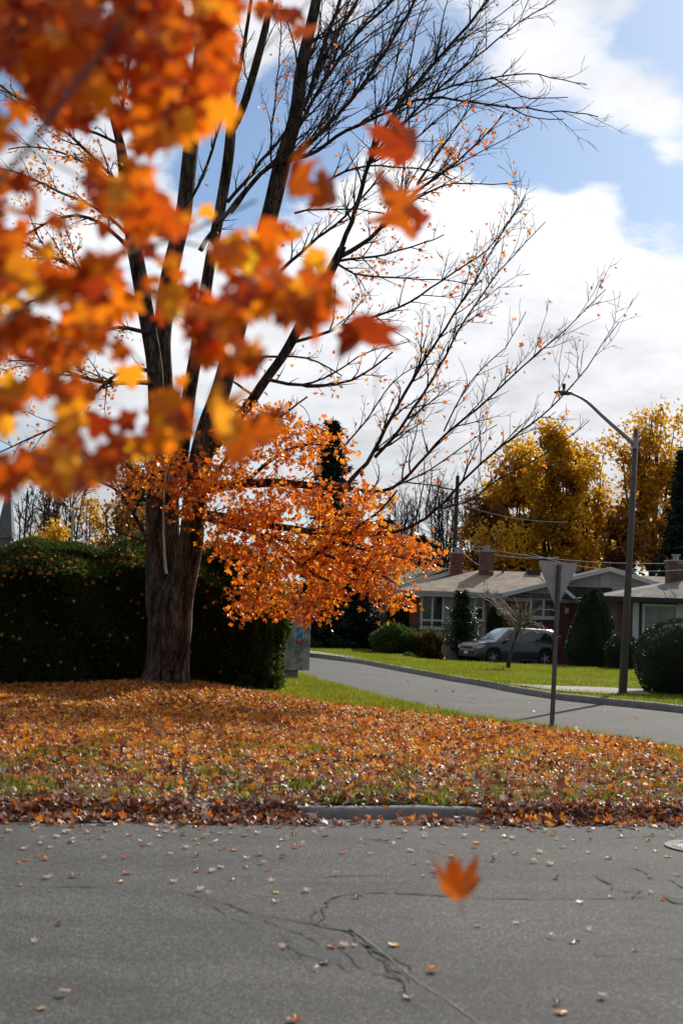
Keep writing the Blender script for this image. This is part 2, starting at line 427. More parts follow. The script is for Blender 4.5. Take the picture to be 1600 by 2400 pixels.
# ------------------------------------------------------------------ vectorised leaf / blade builders
def maple_template(full=True):
    if full:
        pol = [(0, 1.0), (8, .80), (17, .84), (21, .70), (29, .58), (37, .72), (44, .78), (51, .97), (59, .76), (69, .70), (76, .60), (85, .54), (98, .64), (112, .74), (124, .56), (150, .42), (180, .24)]
    else:
        pol = [(0, 1.0), (15, .74), (30, .50), (52, .92), (68, .64), (80, .46), (106, .68), (140, .46), (180, .26)]
    pts = [(math.sin(R(a)) * r * .62, math.cos(R(a)) * r * .62) for a, r in pol]
    pts += [(-x, y) for x, y in pts[-2:0:-1]]
    return np.array([(0, 0)] + pts)
T_FULL, T_SIMPLE = maple_template(True), maple_template(False)
def leaves_arrays(pos, nrm, size, tmpl, curl=.35, fold=.35, rng=RNG, tip=None):
    """pos (N,3), nrm (N,3) unit, size (N,) -> V, F"""
    N = len(pos); k = len(tmpl)
    if tip is None: tip = rng.normal(size=(N, 3))
    t = tip - nrm * np.sum(tip * nrm, 1)[:, None]
    t /= np.linalg.norm(t, axis=1)[:, None] + 1e-9
    s = np.cross(t, nrm)
    x = tmpl[:, 0][None, :] * rng.uniform(.75, 1.15, (N, 1)); y = tmpl[:, 1][None, :] * rng.uniform(.9, 1.1, (N, 1))
    r2 = x ** 2 + y ** 2
    c = rng.normal(0, curl, (N, 1)); f = np.abs(rng.normal(0, fold, (N, 1)))
    z = c * r2 * 1.6 + f * np.abs(x) + rng.normal(0, curl * .35, (N, 1)) * x * y * 3 + rng.normal(0, .03, x.shape)
    V = pos[:, None, :] + size[:, None, None] * (x[..., None] * s[:, None, :] + y[..., None] * t[:, None, :] + z[..., None] * nrm[:, None, :])
    base = np.array([(0, i, i % (k - 1) + 1) for i in range(1, k)])
    F = (np.arange(N) * k)[:, None, None] + base[None]
    return V.reshape(-1, 3), F.reshape(-1, 3)
def unit(v): return v / (np.linalg.norm(v, axis=-1, keepdims=True) + 1e-9)
def cards_arrays(pos, dirv, size, aspect=.35, rng=RNG, bend=.15):
    """pointed sprays: 4-vertex kites along dirv"""
    N = len(pos)
    d = unit(dirv); a = unit(np.cross(d, rng.normal(size=(N, 3)))); b = np.cross(d, a)
    L = size[:, None]; W = L * aspect * rng.uniform(.6, 1.3, (N, 1))
    V = np.stack([pos, pos + d * L * .45 + a * W * .5 + b * L * bend * .5, pos + d * L + b * L * rng.normal(0, bend, (N, 1)), pos + d * L * .45 - a * W * .5 + b * L * bend * .5], 1)
    F = (np.arange(N) * 4)[:, None, None] + np.array([[0, 1, 2], [0, 2, 3]])[None]
    return V.reshape(-1, 3), F.reshape(-1, 3)
def blades_arrays(pos, h, wd, rng=RNG, lean=.35):
    N = len(pos)
    a = rng.uniform(0, 2 * math.pi, N)
    s = np.stack([np.cos(a), np.sin(a), np.zeros(N)], 1) * wd[:, None]
    up = np.stack([rng.normal(0, lean, N), rng.normal(0, lean, N), np.ones(N)], 1) * h[:, None]
    V = np.stack([pos - s, pos + s, pos + up], 1)
    F = (np.arange(N) * 3)[:, None] + np.array([[0, 1, 2]])
    return V.reshape(-1, 3), F
def tubes_arrays(paths, sides=5):
    """paths: list of (pts (n,3), rad (n,)) -> V, F quads"""
    Vs, Fs = [], []; base = 0
    ang = np.arange(sides) * 2 * math.pi / sides
    ca, sa = np.cos(ang), np.sin(ang)
    for pts, rad in paths:
        pts = np.asarray(pts, float); rad = np.asarray(rad, float); n = len(pts)
        t = np.empty_like(pts); t[1:-1] = pts[2:] - pts[:-2]; t[0] = pts[1] - pts[0]; t[-1] = pts[-1] - pts[-2]
        t = unit(t)
        m = t.mean(0); ref = np.array([0, 1.0, 0]) if abs(m[1]) < .8 * np.linalg.norm(m) + 1e-6 else np.array([1.0, 0, 0])
        u = unit(np.cross(t, ref)); v = np.cross(t, u)
        ring = pts[:, None, :] + rad[:, None, None] * (ca[None, :, None] * u[:, None, :] + sa[None, :, None] * v[:, None, :])
        Vs.append(ring.reshape(-1, 3))
        i = np.arange(n - 1)[:, None] * sides; k = np.arange(sides)[None]; k2 = (k + 1) % sides
        q = np.stack([i + k, i + k2, i + sides + k2, i + sides + k], -1).reshape(-1, 4) + base
        Fs.append(q); base += n * sides
    return np.concatenate(Vs), np.concatenate(Fs)
def resample(pts, step):
    pts = np.asarray(pts, float)
    seg = np.linalg.norm(np.diff(pts, axis=0), axis=1); L = np.concatenate([[0], np.cumsum(seg)])
    n = max(3, int(L[-1] / step) + 1); s = np.linspace(0, L[-1], n)
    # catmull-like smoothing through cubic interpolation of chord length
    out = np.stack([np.interp(s, L, pts[:, k]) for k in range(pts.shape[1])], 1)
    for _ in range(2):
        o2 = out.copy(); o2[1:-1] = .25 * out[:-2] + .5 * out[1:-1] + .25 * out[2:]; out = o2
    return out

# ------------------------------------------------------------------ ground, roads, lawns
KZ = 0.13
# near kerb line and the edge of the verge along the side street, both from ground points
kn0, kn1 = G(0, 1912), G(1600, 1924)
def ynear(x):
    return kn0[1] + (x - kn0[0]) * (kn1[1] - kn0[1]) / (kn1[0] - kn0[0])
edge_px = [(1640, 1775), (1600, 1757), (1500, 1740), (1390, 1720), (1294, 1705), (1100, 1680), (1000, 1660), (900, 1638), (820, 1618), (735, 1592), (700, 1580), (670, 1568)]
edge = np.array([G(px, py, KZ)[:2] for px, py in edge_px])
ex = np.concatenate([[8.6, 6.9, 5.8], edge[:, 0], [-2.6, -4.0]]); ey = np.concatenate([[ynear(8.6) + .1, 14.3, 16.4], edge[:, 1], [52, 75]])
o_ = np.argsort(ex); ex, ey = ex[o_], ey[o_]
def yfar(x): return np.interp(x, ex, ey)
def vz(x, y):                        # height of the leafy verge
    x = np.asarray(x, float); y = np.asarray(y, float)
    m = .22 * np.exp(-((x + 3.3) ** 2 / 2.2 + (y - 25.6) ** 2 / 5.0))
    roll = .03 * np.sin(x * 1.1 + .6) * np.sin(y * .7) + .02 * np.sin(x * 2.3 + y * 1.7)
    e = np.clip(np.minimum((y - ynear(x)) / 1.2, (yfar(x) - y) / 1.2), 0, 1)
    return KZ - .045 * np.clip(1 - (y - ynear(x)) / 1.0, 0, 1) + (roll + m) * e
def strip_mesh(name, mat, rows):      # rows: list of polylines of equal length -> grid
    n = len(rows[0]); V = np.concatenate(rows); F = []
    for i in range(len(rows) - 1):
        for k in range(n - 1): F.append((i * n + k, i * n + k + 1, (i + 1) * n + k + 1, (i + 1) * n + k))
    return np_mesh(name, V, F, mat, smooth=True)
g = MB(); g.addm([(-3000, -500, -.12), (3000, -500, -.12), (3000, 5000, -.12), (-3000, 5000, -.12)], [(0, 1, 2, 3)])
tag(g.build('ground', M['earth']), kind='structure')
xs = np.linspace(-40, 40, 60)
r0 = MB(); yn = [ynear(x) for x in (-120, 120)]
r0.addm([(-120, -40, 0), (120, -40, 0), (120, yn[1] + .05, 0), (-120, yn[0] + .05, 0)], [(0, 1, 2, 3)])
tag(r0.build('road', M['asphalt']), kind='structure')
# side street: between verge edge and the far kerb
far_px = [(1900, 1712), (1750, 1693), (1620, 1674), (1450, 1655), (1370, 1648), (1300, 1640), (1200, 1623), (1130, 1608), (1060, 1597), (1000, 1585), (920, 1570), (850, 1556), (780, 1547), (735, 1541), (690, 1537)]
farl = [G(px, py)[:2] for px, py in far_px]
farl = [np.array([60, 12.5]), np.array([18, 20.5])] + farl
last = farl[-1]; farl += [last + np.array([-6, 5]), last + np.array([-40, 30])]
farl = resample(np.array(farl), .6)
nearl = []
for i, p in enumerate(farl):
    nearl.append(i)
ss = MB()
pts_near = [np.array([x, yfar(x) - .02]) for x in np.linspace(8.6, -4.0, 60)]
poly = [(60, 12.4)] + [tuple(p) for p in farl[1:]] + [(-60, 90), (-60, 60)] + [tuple(p) for p in pts_near[::-1]] + [(60, ynear(60) + .06)]
me = bpy.data.meshes.new('side_street')
import bmesh
bm = bmesh.new(); vv = [bm.verts.new((p[0], p[1], 0.004)) for p in poly]; bm.faces.new(vv)
bmesh.ops.triangulate(bm, faces=bm.faces[:]); bmesh.ops.recalc_face_normals(bm, faces=bm.faces[:])
for f in bm.faces:
    if f.normal.z < 0: f.normal_flip()
bm.to_mesh(me); bm.free(); me.materials.append(M['asphalt'])
tag(link('side_street', me), kind='structure')
# verge surface
xs = np.concatenate([np.linspace(-40, -8, 20), np.linspace(-7.8, 8.55, 110)])
rows = []
for v in np.linspace(0, 1, 90) ** 1.3:
    yy = ynear(xs) + .15 + v * (yfar(xs) - .12 - ynear(xs) - .15)
    rows.append(np.stack([xs, yy, vz(xs, yy)], 1))
tag(link('verge', strip_mesh('verge', M['verge'], rows)), kind='structure')
def kerb_along(name, line, width, h, side, z0=-.02, seg=None):
    line = np.asarray(line); t = np.gradient(line, axis=0); t /= np.linalg.norm(t, axis=1)[:, None]
    nrm = np.stack([-t[:, 1], t[:, 0]], 1) * side
    prof = [(0, z0), (.015, h - .03), (.04, h), (width, h + .004), (width, z0)]
    rows = []
    for o, z in prof:
        wob = .006 * np.sin(np.arange(len(line)) * 1.7)
        rows.append(np.column_stack([line + nrm * o, np.full(len(line), z) + wob]))
    return tag(link(name, strip_mesh(name, M['concrete'], rows)), kind='structure')
kx = np.linspace(-40, 8.6, 130)
kerb_along('kerb', np.stack([kx, ynear(kx)], 1), .17, KZ - .045, 1)
kerb_along('kerb', np.array(pts_near), .15, KZ, 1)
kerb_along('kerb', farl, .16, KZ + .01, -1)
# far lawn (raised), shaped from ground points
crest = [(1900, 1590), (1700, 1578), (1500, 1571), (1340, 1562), (1190, 1556), (1050, 1549), (965, 1544), (900, 1532), (868, 1506), (800, 1506), (715, 1506), (600, 1506)]
crestw = [G(px, py, KZ + .01)[:2] for px, py in crest]
n = 60
fl = np.array([p for p in farl if p[0] < 24]); 
def subs(a, n):
    a = np.asarray(a, float); L = np.concatenate([[0], np.cumsum(np.linalg.norm(np.diff(a, axis=0), axis=1))]); s = np.linspace(0, L[-1], n)
    return np.stack([np.interp(s, L, a[:, k]) for k in range(2)], 1)
def off(line, d):
    t = np.gradient(line, axis=0); t /= np.linalg.norm(t, axis=1)[:, None]
    return line + np.stack([t[:, 1], -t[:, 0]], 1) * d
# match along x so the grid does not cross itself
flx = np.linspace(24, -4, 90)
fy = np.interp(flx, fl[::-1, 0], fl[::-1, 1]); cw = np.array(crestw); oo = np.argsort(cw[:, 0])
cyy = np.interp(flx, cw[oo, 0], cw[oo, 1])
cyy = np.maximum(cyy, fy + 2)
rows = []
for v in np.linspace(0, 1, 14):
    yy = fy + .15 + v * (cyy - fy - .15)
    rows.append(np.stack([flx, yy, KZ + .008 + .02 * np.sin(flx * .9 + yy * .5) * math.sin(v * math.pi)], 1))
rows.append(np.stack([flx, cyy + 1.0, np.full(90, -.13)], 1))
tag(link('far_lawn', strip_mesh('far_lawn', M['lawn'], rows)), kind='structure')
def flat(name, pxs, z, mat):
    pts = [G(px, py, z) for px, py in pxs]
    b = MB(); b.addm(pts, [tuple(range(len(pts)))])
    o = tag(b.build(name, mat), kind='structure')
    return o
flat('sidewalk', [(1185, 1600), (1270, 1606), (1400, 1610), (1510, 1615), (1525, 1628), (1400, 1624), (1300, 1618), (1225, 1607)], KZ + .038, M['walk'])
flat('sidewalk', [(690, 1524), (745, 1527), (800, 1535), (850, 1542), (800, 1539), (740, 1532), (690, 1528)], KZ + .038, M['walk'])
dw = MB()
a0, a1 = P(925, 1500, 56), P(1345, 1500, 57)
dw.addm([(a0[0], 54.8, -.112), (a1[0], 54.8, -.112), (a1[0] + 2, 66.5, -.112), (a0[0] - 1.5, 66.5, -.112)], [(0, 1, 2, 3)])
tag(dw.build('driveway', M['asphalt']), kind='structure')
# cracks and seams in the asphalt, laid as thin ribbons
def ribbon(mb, pxs, w0, w1, jit=.034, z=.006):
    pts = np.array([G(px, py, z)[:2] for px, py in pxs]); seg = resample(pts, .05)
    n = len(seg); nz = np.cumsum(RNG.normal(0, jit * .35, (n, 2)), 0); nz -= np.linspace(0, 1, n)[:, None] * nz[-1]
    seg = seg + nz
    t = np.gradient(seg, axis=0); t /= np.linalg.norm(t, axis=1)[:, None] + 1e-9
    nn = np.stack([-t[:, 1], t[:, 0]], 1)
    wob_ = .55 + .9 * np.abs(np.convolve(RNG.normal(0, 1, n + 8), np.ones(9) / 3, 'valid')[:n])
    wd = (np.interp(np.arange(n), [0, n / 2, n - 1], [w0, w1, w0 * .4]) * RNG.uniform(.25, 1.2, n) * wob_ * .95)[:, None]
    a = np.column_stack([seg + nn * wd, np.full(n, z)]); b = np.column_stack([seg - nn * wd, np.full(n, z)])
    mb.addm(np.concatenate([a, b]), [(i, i + 1, n + i + 1, n + i) for i in range(n - 1)])
ck = MB()
for pxs, w0, w1 in (
    ([(400, 2085), (480, 2105), (560, 2128), (640, 2142), (720, 2155), (770, 2165), (830, 2180), (880, 2220), (930, 2255)], .004, .012),
    ([(745, 2165), (760, 2130), (765, 2100), (830, 2088), (940, 2088), (1100, 2098), (1280, 2107), (1450, 2105), (1560, 2102), (1640, 2110)], .008, .008),
    ([(730, 2055), (850, 2050), (960, 2054), (1060, 2070)], .004, .007),
    ([(740, 2068), (860, 2066), (1010, 2068), (1100, 2078)], .003, .004),
    ([(470, 2110), (540, 2150), (620, 2180)], .003, .004),
    ([(620, 2152), (700, 2190), (770, 2220)], .003, .004),
    ([(660, 2200), (700, 2235), (790, 2262), (830, 2280)], .003, .005),
    ([(800, 2225), (850, 2275), (920, 2300), (950, 2350), (1010, 2365)], .004, .006),
    ([(870, 2215), (930, 2260), (960, 2300)], .004, .006), ([(690, 2205), (672, 2190), (668, 2225), (720, 2262)], .003, .004), ([(900, 2235), (890, 2265), (935, 2290), (930, 2330), (985, 2360)], .003, .005), ([(815, 2172), (850, 2205), (915, 2228), (975, 2290)], .005, .007), ([(560, 2128), (600, 2150), (700, 2165), (790, 2212)], .003, .004), ([(740, 2130), (735, 2160), (765, 2168)], .009, .012), ([(1470, 2030), (1500, 2050), (1560, 2060), (1610, 2085)], .004, .006),
    ([(1390, 2050), (1420, 2070), (1440, 2090), (1500, 2085), (1480, 2105)], .006, .010),
    ([(1460, 2088), (1500, 2090)], .012, .014), ([(1560, 2100), (1590, 2118), (1640, 2120)], .02, .022),
    ([(1390, 2235), (1450, 2240)], .004, .006), ([(1530, 2240), (1620, 2250)], .004, .006),
    ([(820, 1958), (900, 1972), (1000, 1990), (1100, 2015), (1260, 2020)], .004, .006),
    ([(1420, 1965), (1500, 1960), (1600, 1955)], .004, .007),
    ([(0, 2072), (120, 2078), (260, 2082), (400, 2085)], .003, .006)):
    ribbon(ck, pxs, w0, w1)
tag(ck.build('road_crack', M['crack']), kind='structure')
sm = MB()
ribbon(sm, [(835, 2185), (900, 2235), (980, 2300), (1060, 2350), (1140, 2410)], .0035, .004, .004, .0075)
tag(sm.build('road_seam', M['seal']), kind='structure')

lb_ = np.array([G(px, py, KZ)[:2] for px, py in ((560, 1628), (640, 1634), (700, 1640), (900, 1663), (1100, 1689), (1294, 1706), (1500, 1738), (1600, 1757))])
lb_ = lb_[np.argsort(lb_[:, 0])]
def leafline(x): return np.interp(x, lb_[:, 0], lb_[:, 1])
# grass blades on the verge and the far lawns
def snoise(x, y, s, seed=0):
    return np.array([mnoise.noise((a * s + seed, b * s, seed * 1.7)) for a, b in zip(x, y)])
# positions on the verge
def verge_points(n, y1=40):
    x = RNG.uniform(-7.5, 8.3, n * 3); v = RNG.uniform(0, 1, n * 3)
    y = ynear(x) + .16 + v * (38 - ynear(x) - .16)
    ok = (y < yfar(x) - .14) & (x / y > -.28) & (x / y < .29) & (y < y1)
    x, y = x[ok][:n], y[ok][:n]
    return x, y
x, y = verge_points(290000)
edge_d = yfar(x) - y
nz = snoise(x, y, 2.2, 3); nz2 = snoise(x, y, 3.5, 8)
kd = y - ynear(x)
green = np.maximum(np.clip((y - leafline(x)) / .8 + .75, 0, 1), np.clip(1.1 - edge_d / 1.6, 0, 1) * .6) * (x > -2.4) + np.clip(nz * 3.6 - .5, 0, 1) * np.where(kd < 4.5, 1, .2) + np.clip(1.3 - np.abs(kd - .3) * 2.2, 0, 1) * np.clip(nz2 * 2 + .5, 0, 1)
keep = RNG.uniform(0, 1, len(x)) < np.clip(green, .06, 1) * np.where(y > 20, .8, .62)
keep &= ~((y > 26.6) & (x < -1.6))
gx, gy = x[keep], y[keep]
V1, F1 = blades_arrays(np.column_stack([gx, gy, vz(gx, gy) - .01]), RNG.uniform(.06, .15, len(gx)), RNG.uniform(.003, .006, len(gx)) * (1 + gy / 40))
tag(link('verge_grass', np_mesh('verge_grass', V1, F1, M['grass'])), 'short green grass growing between the fallen leaves on the verge', 'grass', kind='stuff')
n = 90000
v = RNG.uniform(0, 1, n) ; lx = RNG.uniform(-3.5, 12.5, n)
ly = np.interp(lx, flx[::-1], fy[::-1]) + .16 + v * (np.interp(lx, flx[::-1], cyy[::-1]) - np.interp(lx, flx[::-1], fy[::-1]) - .2)
V1, F1 = blades_arrays(np.column_stack([lx, ly, np.full(n, KZ)]), RNG.uniform(.05, .09, n), RNG.uniform(.009, .016, n))
# keep the walks clear of grass
wk = [np.array([G(px, py, KZ)[:2] for px, py in q]) for q in ([(1185, 1600), (1270, 1606), (1400, 1610), (1510, 1615), (1525, 1628), (1400, 1624), (1300, 1618), (1225, 1607)], [(690, 1524), (745, 1527), (850, 1542), (740, 1532), (690, 1528)])]
def inside(poly, x, y):
    c = np.zeros(len(x), bool); j = len(poly) - 1
    for i in range(len(poly)):
        xi, yi = poly[i]; xj, yj = poly[j]
        c ^= ((yi > y) != (yj > y)) & (x < (xj - xi) * (y - yi) / (yj - yi + 1e-12) + xi); j = i
    return c
bad = inside(wk[0], lx, ly) | inside(wk[1], lx, ly)
F1 = F1[~bad]
tag(link('lawn_grass', np_mesh('lawn_grass', V1, F1, M['grass'])), 'bright mown grass of the lawns across the side street', 'grass', kind='stuff')
# the carpet of leaves
x, y = verge_points(82000)
kd = y - ynear(x); edge_d = yfar(x) - y
nz = snoise(x, y, 2.2, 3)
dn = np.clip((leafline(x) - y) / 1.1 + .28, .07, 1) * np.where(x < -2.2, 1, np.clip(.45 + edge_d / 2.5, 0, 1))
dn = np.where((x < -2.2), 1, dn) * np.clip(1.0 - np.clip(nz * 3.0 - .6, 0, .7) * np.where(kd < 4.5, .8, .2), .4, 1)
dn = np.where((x > 3.2), np.maximum(dn, .42), dn)
keep = (RNG.uniform(0, 1, len(x)) < dn) & ~((y > 27.2) & (x < -1.4))
x, y = x[keep], y[keep]
z = vz(x, y) + .01 + RNG.uniform(0, .045, len(x))
# leaves drifted against and over the kerb
nk = 7500
kx2 = RNG.uniform(-4.6, 5.4, nk); kd2 = RNG.normal(-.08, .13, nk) + .07 * np.sin(kx2 * 2.1 + 1) * np.sin(kx2 * 5.3) - np.where(RNG.uniform(0, 1, nk) < .12, np.abs(RNG.normal(0, .16, nk)), 0)
bare = (kx2 > -0.25) & (kx2 < 1.25)
kk = (~bare | (RNG.uniform(0, 1, nk) < np.where((kd2 > -.24) & (kd2 < .16), .06, .75))) & (kd2 > -.60) & ((kd2 > .05) | (kd2 < -.10) | (RNG.uniform(0, 1, nk) < np.where(bare, .3, .95)))
kx2, kd2 = kx2[kk], kd2[kk]
kz = np.where(kd2 > 0, KZ - .03, np.interp(kd2, [-.17, -.005], [.004, .085])) + RNG.uniform(0, .025, len(kx2))
X = np.concatenate([x, kx2]); Yv = np.concatenate([y, ynear(kx2) + kd2]); Z = np.concatenate([z, kz])
N = len(X)
nr = unit(np.stack([RNG.normal(0, .45, N), RNG.normal(-.04, .45, N), np.ones(N)], 1))
V1, F1 = leaves_arrays(np.stack([X, Yv, Z], 1), nr, RNG.uniform(.045, .092, N), T_SIMPLE, .5, .6)
old = RNG.uniform(0, 1, N) < np.clip(.85 - (Yv - ynear(X)) / 6.0, .12, .8)
M['oldleaf'] = leafmat('weathered_leaf', [(0, (.06, .02, .016)), (.25, (.16, .05, .035)), (.45, (.30, .11, .05)), (.6, (.40, .24, .20)), (.78, (.58, .42, .36)), (.9, (.30, .10, .03)), (1, (.60, .24, .04))], .22, .4, .9, .1, .46)
tag(link('leaf_litter', np_mesh('leaf_litter', V1, F1, [M['carpet'], M['oldleaf']], mi=np.repeat(old.astype(int), len(T_SIMPLE) - 1))), 'thick carpet of orange and brown fallen maple leaves on the verge', 'fallen leaves', kind='stuff')

# ------------------------------------------------------------------ single leaves on the road and in the air
def leaf_mesh(name, mat, curl, fold, seed, tm=T_FULL):
    rg = np.random.default_rng(seed)
    V, F = leaves_arrays(np.array([[0, 0, 0.0]]), np.array([[0, 0, 1.0]]), np.array([1.0]), tm, curl, fold, rg, np.array([[0, 1.0, 0]]))
    V = V.copy(); V[:, 2] -= V[:, 2].min() if curl else 0
    # stalk
    st, fs = tubes_arrays([(np.array([[0, -.1, .02], [.01, -.35, .05], [.04, -.62, .08]]), np.array([.012, .010, .008]))], 4)
    me = bpy.data.meshes.new(name)
    me.from_pydata([tuple(q) for q in V] + [tuple(q) for q in st], [], [tuple(int(i) for i in f) for f in F] + [tuple(int(i) + len(V) for i in f) for f in fs])
    me.materials.append(mat); me.update()
    return me
def flatleaf(name, c):
    return leafmat(name, [(0, tuple(x * .8 for x in c)), (1, tuple(min(1, x * 1.2) for x in c))], .3, .6, 30, .6, .4)
kinds = [('orange', flatleaf('road_leaf_orange', (.62, .17, .025)), 'small curled orange maple leaf lying loose on the grey asphalt'),
         ('pale', flatleaf('road_leaf_pale', (.78, .58, .46)), 'pale tan underside-up maple leaf lying loose on the grey asphalt'),
         ('brown', flatleaf('road_leaf_brown', (.22, .075, .05)), 'dark brown withered maple leaf lying loose on the grey asphalt'),
         ('yellow', flatleaf('road_leaf_yellow', (.74, .42, .05)), 'small yellow maple leaf lying loose on the grey asphalt')]
rl_mesh = {k: [leaf_mesh('fallen_leaf', m, .28, .30, 50 + 7 * i + j) for j in range(4)] for i, (k, m, _) in enumerate(kinds)}
zoomA = [(590,878,'orange'),(550,915,'orange'),(340,890,'brown'),(220,897,'pale'),(95,930,'orange'),(90,828,'orange'),(478,808,'pale'),(580,805,'orange'),(600,700,'orange'),(330,735,'brown'),(170,650,'pale'),(40,686,'pale'),(300,688,'pale'),(430,657,'pale'),(160,680,'orange'),(650,730,'orange'),(690,745,'pale'),(765,685,'pale'),(780,787,'pale'),(900,720,'yellow'),(915,740,'orange'),(860,760,'pale'),(905,797,'brown'),(990,740,'pale'),(980,686,'brown'),(1060,692,'pale'),(1080,770,'orange'),(1020,765,'orange'),(1140,810,'pale'),(1200,790,'orange'),(1205,832,'pale'),(1135,850,'orange'),(1230,860,'orange'),(1020,850,'pale'),(970,867,'pale'),(910,866,'orange'),(1070,905,'orange'),(1245,914,'pale'),(805,915,'pale'),(915,953,'pale'),(957,972,'pale'),(1263,964,'yellow'),(1270,1008,'pale'),(1410,958,'pale'),(1543,885,'pale'),(1360,757,'orange'),(1390,745,'pale'),(1305,802,'brown'),(1290,722,'yellow'),(1440,695,'pale'),(1490,704,'brown'),(1480,678,'pale'),(1275,665,'orange'),(1350,668,'orange'),(160,1192,'pale'),(283,1110,'brown'),(295,1438,'pale'),(190,1498,'yellow'),(1300,1217,'pale'),(1495,1290,'brown'),(1455,1318,'pale'),(1525,1212,'orange'),(1355,1555,'orange'),(120,815,'orange'),(185,798,'orange'),(675,650,'brown')]
zoomB = [(110,735,'orange'),(180,717,'orange'),(237,748,'pale'),(265,711,'orange'),(320,773,'pale'),(297,685,'pale'),(380,697,'pale'),(470,740,'orange'),(505,798,'pale'),(568,709,'pale'),(620,735,'yellow'),(610,755,'orange'),(655,680,'orange'),(700,795,'pale'),(690,820,'brown'),(780,715,'pale'),(757,732,'pale'),(792,786,'orange'),(880,826,'pale'),(912,780,'pale'),(963,835,'pale'),(985,720,'pale'),(977,697,'orange'),(1020,757,'pale'),(1065,826,'brown'),(1133,780,'pale'),(1145,680,'brown'),(1095,665,'orange'),(1225,808,'brown'),(1280,710,'brown'),(1300,662,'pale'),(1352,763,'orange'),(1493,800,'yellow'),(1440,775,'pale'),(1540,883,'pale'),(1408,895,'brown'),(1425,967,'pale'),(1480,995,'orange'),(1237,985,'pale'),(1097,1012,'pale'),(985,897,'brown'),(425,868,'pale'),(430,887,'brown'),(373,888,'orange'),(395,830,'pale'),(330,833,'brown'),(135,785,'pale'),(10,783,'orange'),(70,987,'brown'),(625,1118,'pale'),(802,1105,'pale'),(960,1168,'pale'),(1070,1195,'brown'),(1143,1138,'pale'),(1345,1230,'orange'),(247,1208,'yellow'),(410,1326,'orange'),(65,1209,'pale'),(18,1210,'pale'),(305,1447,'pale'),(990,1477,'brown'),(1000,1520,'orange'),(1195,1450,'pale'),(1500,680,'pale'),(1430,705,'orange'),(870,660,'pale'),(1560,655,'brown')]
spots = [(cx_ / 1.96, 1600 + cy_ / 1.96, k) for cx_, cy_, k in zoomA] + [(800 + cx_ / 1.96, 1600 + cy_ / 1.96, k) for cx_, cy_, k in zoomB]
for _ in range(60):
    spots.append((RNG.uniform(0, 1600), 1932 + abs(RNG.normal(0, 28)), random.choice(['orange', 'pale', 'pale', 'brown'])))
unique = {(1355, 1555): 0}
for i, (px, py, k) in enumerate(spots):
    p = G(px, py, .004)
    if p[1] > ynear(p[0]) - .08: continue
    me = random.choice(rl_mesh[k])
    o = bpy.data.objects.new('fallen_leaf', me); col.objects.link(o)
    s = random.uniform(.042, .066)
    o.scale = (s, s, s); o.location = (p[0], p[1], .005)
    o.rotation_euler = (random.gauss(0, .08), random.gauss(0, .08), random.uniform(0, 6.28))
    lab = [q[2] for q in kinds if q[0] == k][0]
    if py > 2320:
        lab = ('pale pinkish maple leaf alone near the lower left corner of the road' if px < 200 and k == 'pale' else 'small yellowish leaf lowest at the left on the asphalt' if k == 'yellow' else
               'orange leaf cut by the bottom edge left of the diagonal seam' if k == 'orange' and px < 800 else 'orange and cream leaf, the nearer of the pair at lower right' if k == 'orange' else
               'brown curled leaf, the farther of the pair at lower right' if k == 'brown' else 'tiny pale leaf fragment left of the diagonal seam at the bottom' if px < 1100 else 'pale cream leaf alone at the lower right, right of the pair')
    tag(o, lab, 'fallen leaf', 'loose leaves lying on the asphalt')
# a few leaves on the side street
for px, py in [(1022, 1621), (1060, 1628), (1062, 1622), (1075, 1632), (1104, 1633), (1100, 1646), (1250, 1667), (1300, 1624), (1490, 1684), (1085, 1618), (1110, 1638), (955, 1597), (1180, 1690), (1420, 1668), (1330, 1650), (1240, 1650)]:
    p = G(px, py, .01); k = random.choice(['orange', 'brown', 'orange', 'pale'])
    o = bpy.data.objects.new('fallen_leaf', random.choice(rl_mesh[k])); col.objects.link(o)
    s = random.uniform(.06, .09); o.scale = (s, s, s); o.location = tuple(p); o.rotation_euler = (random.gauss(0, .3), random.gauss(0, .3), random.uniform(0, 6))
    tag(o, 'tiny dry leaf lying on the side street beyond the verge', 'fallen leaf', 'leaves scattered on the side street')

# leaves in the air
air = [((960, 345), 2.9, .125, 'red', (30, 62, 150), 'dark red leaf falling in front of the bare branches, high at the centre right'),
       ((768, 462), 2.6, .105, 'orange', (70, 20, 200), 'blurred orange leaf falling, second from the left in the row in front of the trunks'),
       ((672, 440), 2.4, .115, 'orange', (80, -15, 60), 'blurred orange leaf at the left end of the row in front of the trunks'),
       ((872, 520), 2.6, .125, 'orange', (75, 25, 100), 'large blurred orange leaf falling just left of the small curled one'),
       ((893, 452), 2.7, .085, 'orange', (60, 35, 20), 'small orange leaf overlapping the top of the large blurred one'),
       ((966, 515), 2.8, .070, 'red', (75, 55, 150), 'small curled reddish leaf falling at the right end of the row'),
       ((880, 838), 2.5, .130, 'red', (65, 10, 185), 'big blurred rust leaf falling alone in front of the white cloud'),
       ((1072, 2096), 3.0, .108, 'orange', (70, 15, 168), 'blurred orange leaf falling low over the grey asphalt'),
       ((640, 1070), 2.3, .135, 'orange', (62, 30, 190), 'large soft orange leaf hanging before the dense lower foliage'),
       ((500, 1010), 2.2, .125, 'yellow', (60, -20, 100), 'large soft yellow orange leaf before the tree trunk')]
airm = {'red': flatleaf('air_leaf_red', (.34, .045, .008)), 'orange': flatleaf('air_leaf_orange', (.48, .105, .007)), 'yellow': flatleaf('air_leaf_yellow', (.78, .32, .02))}
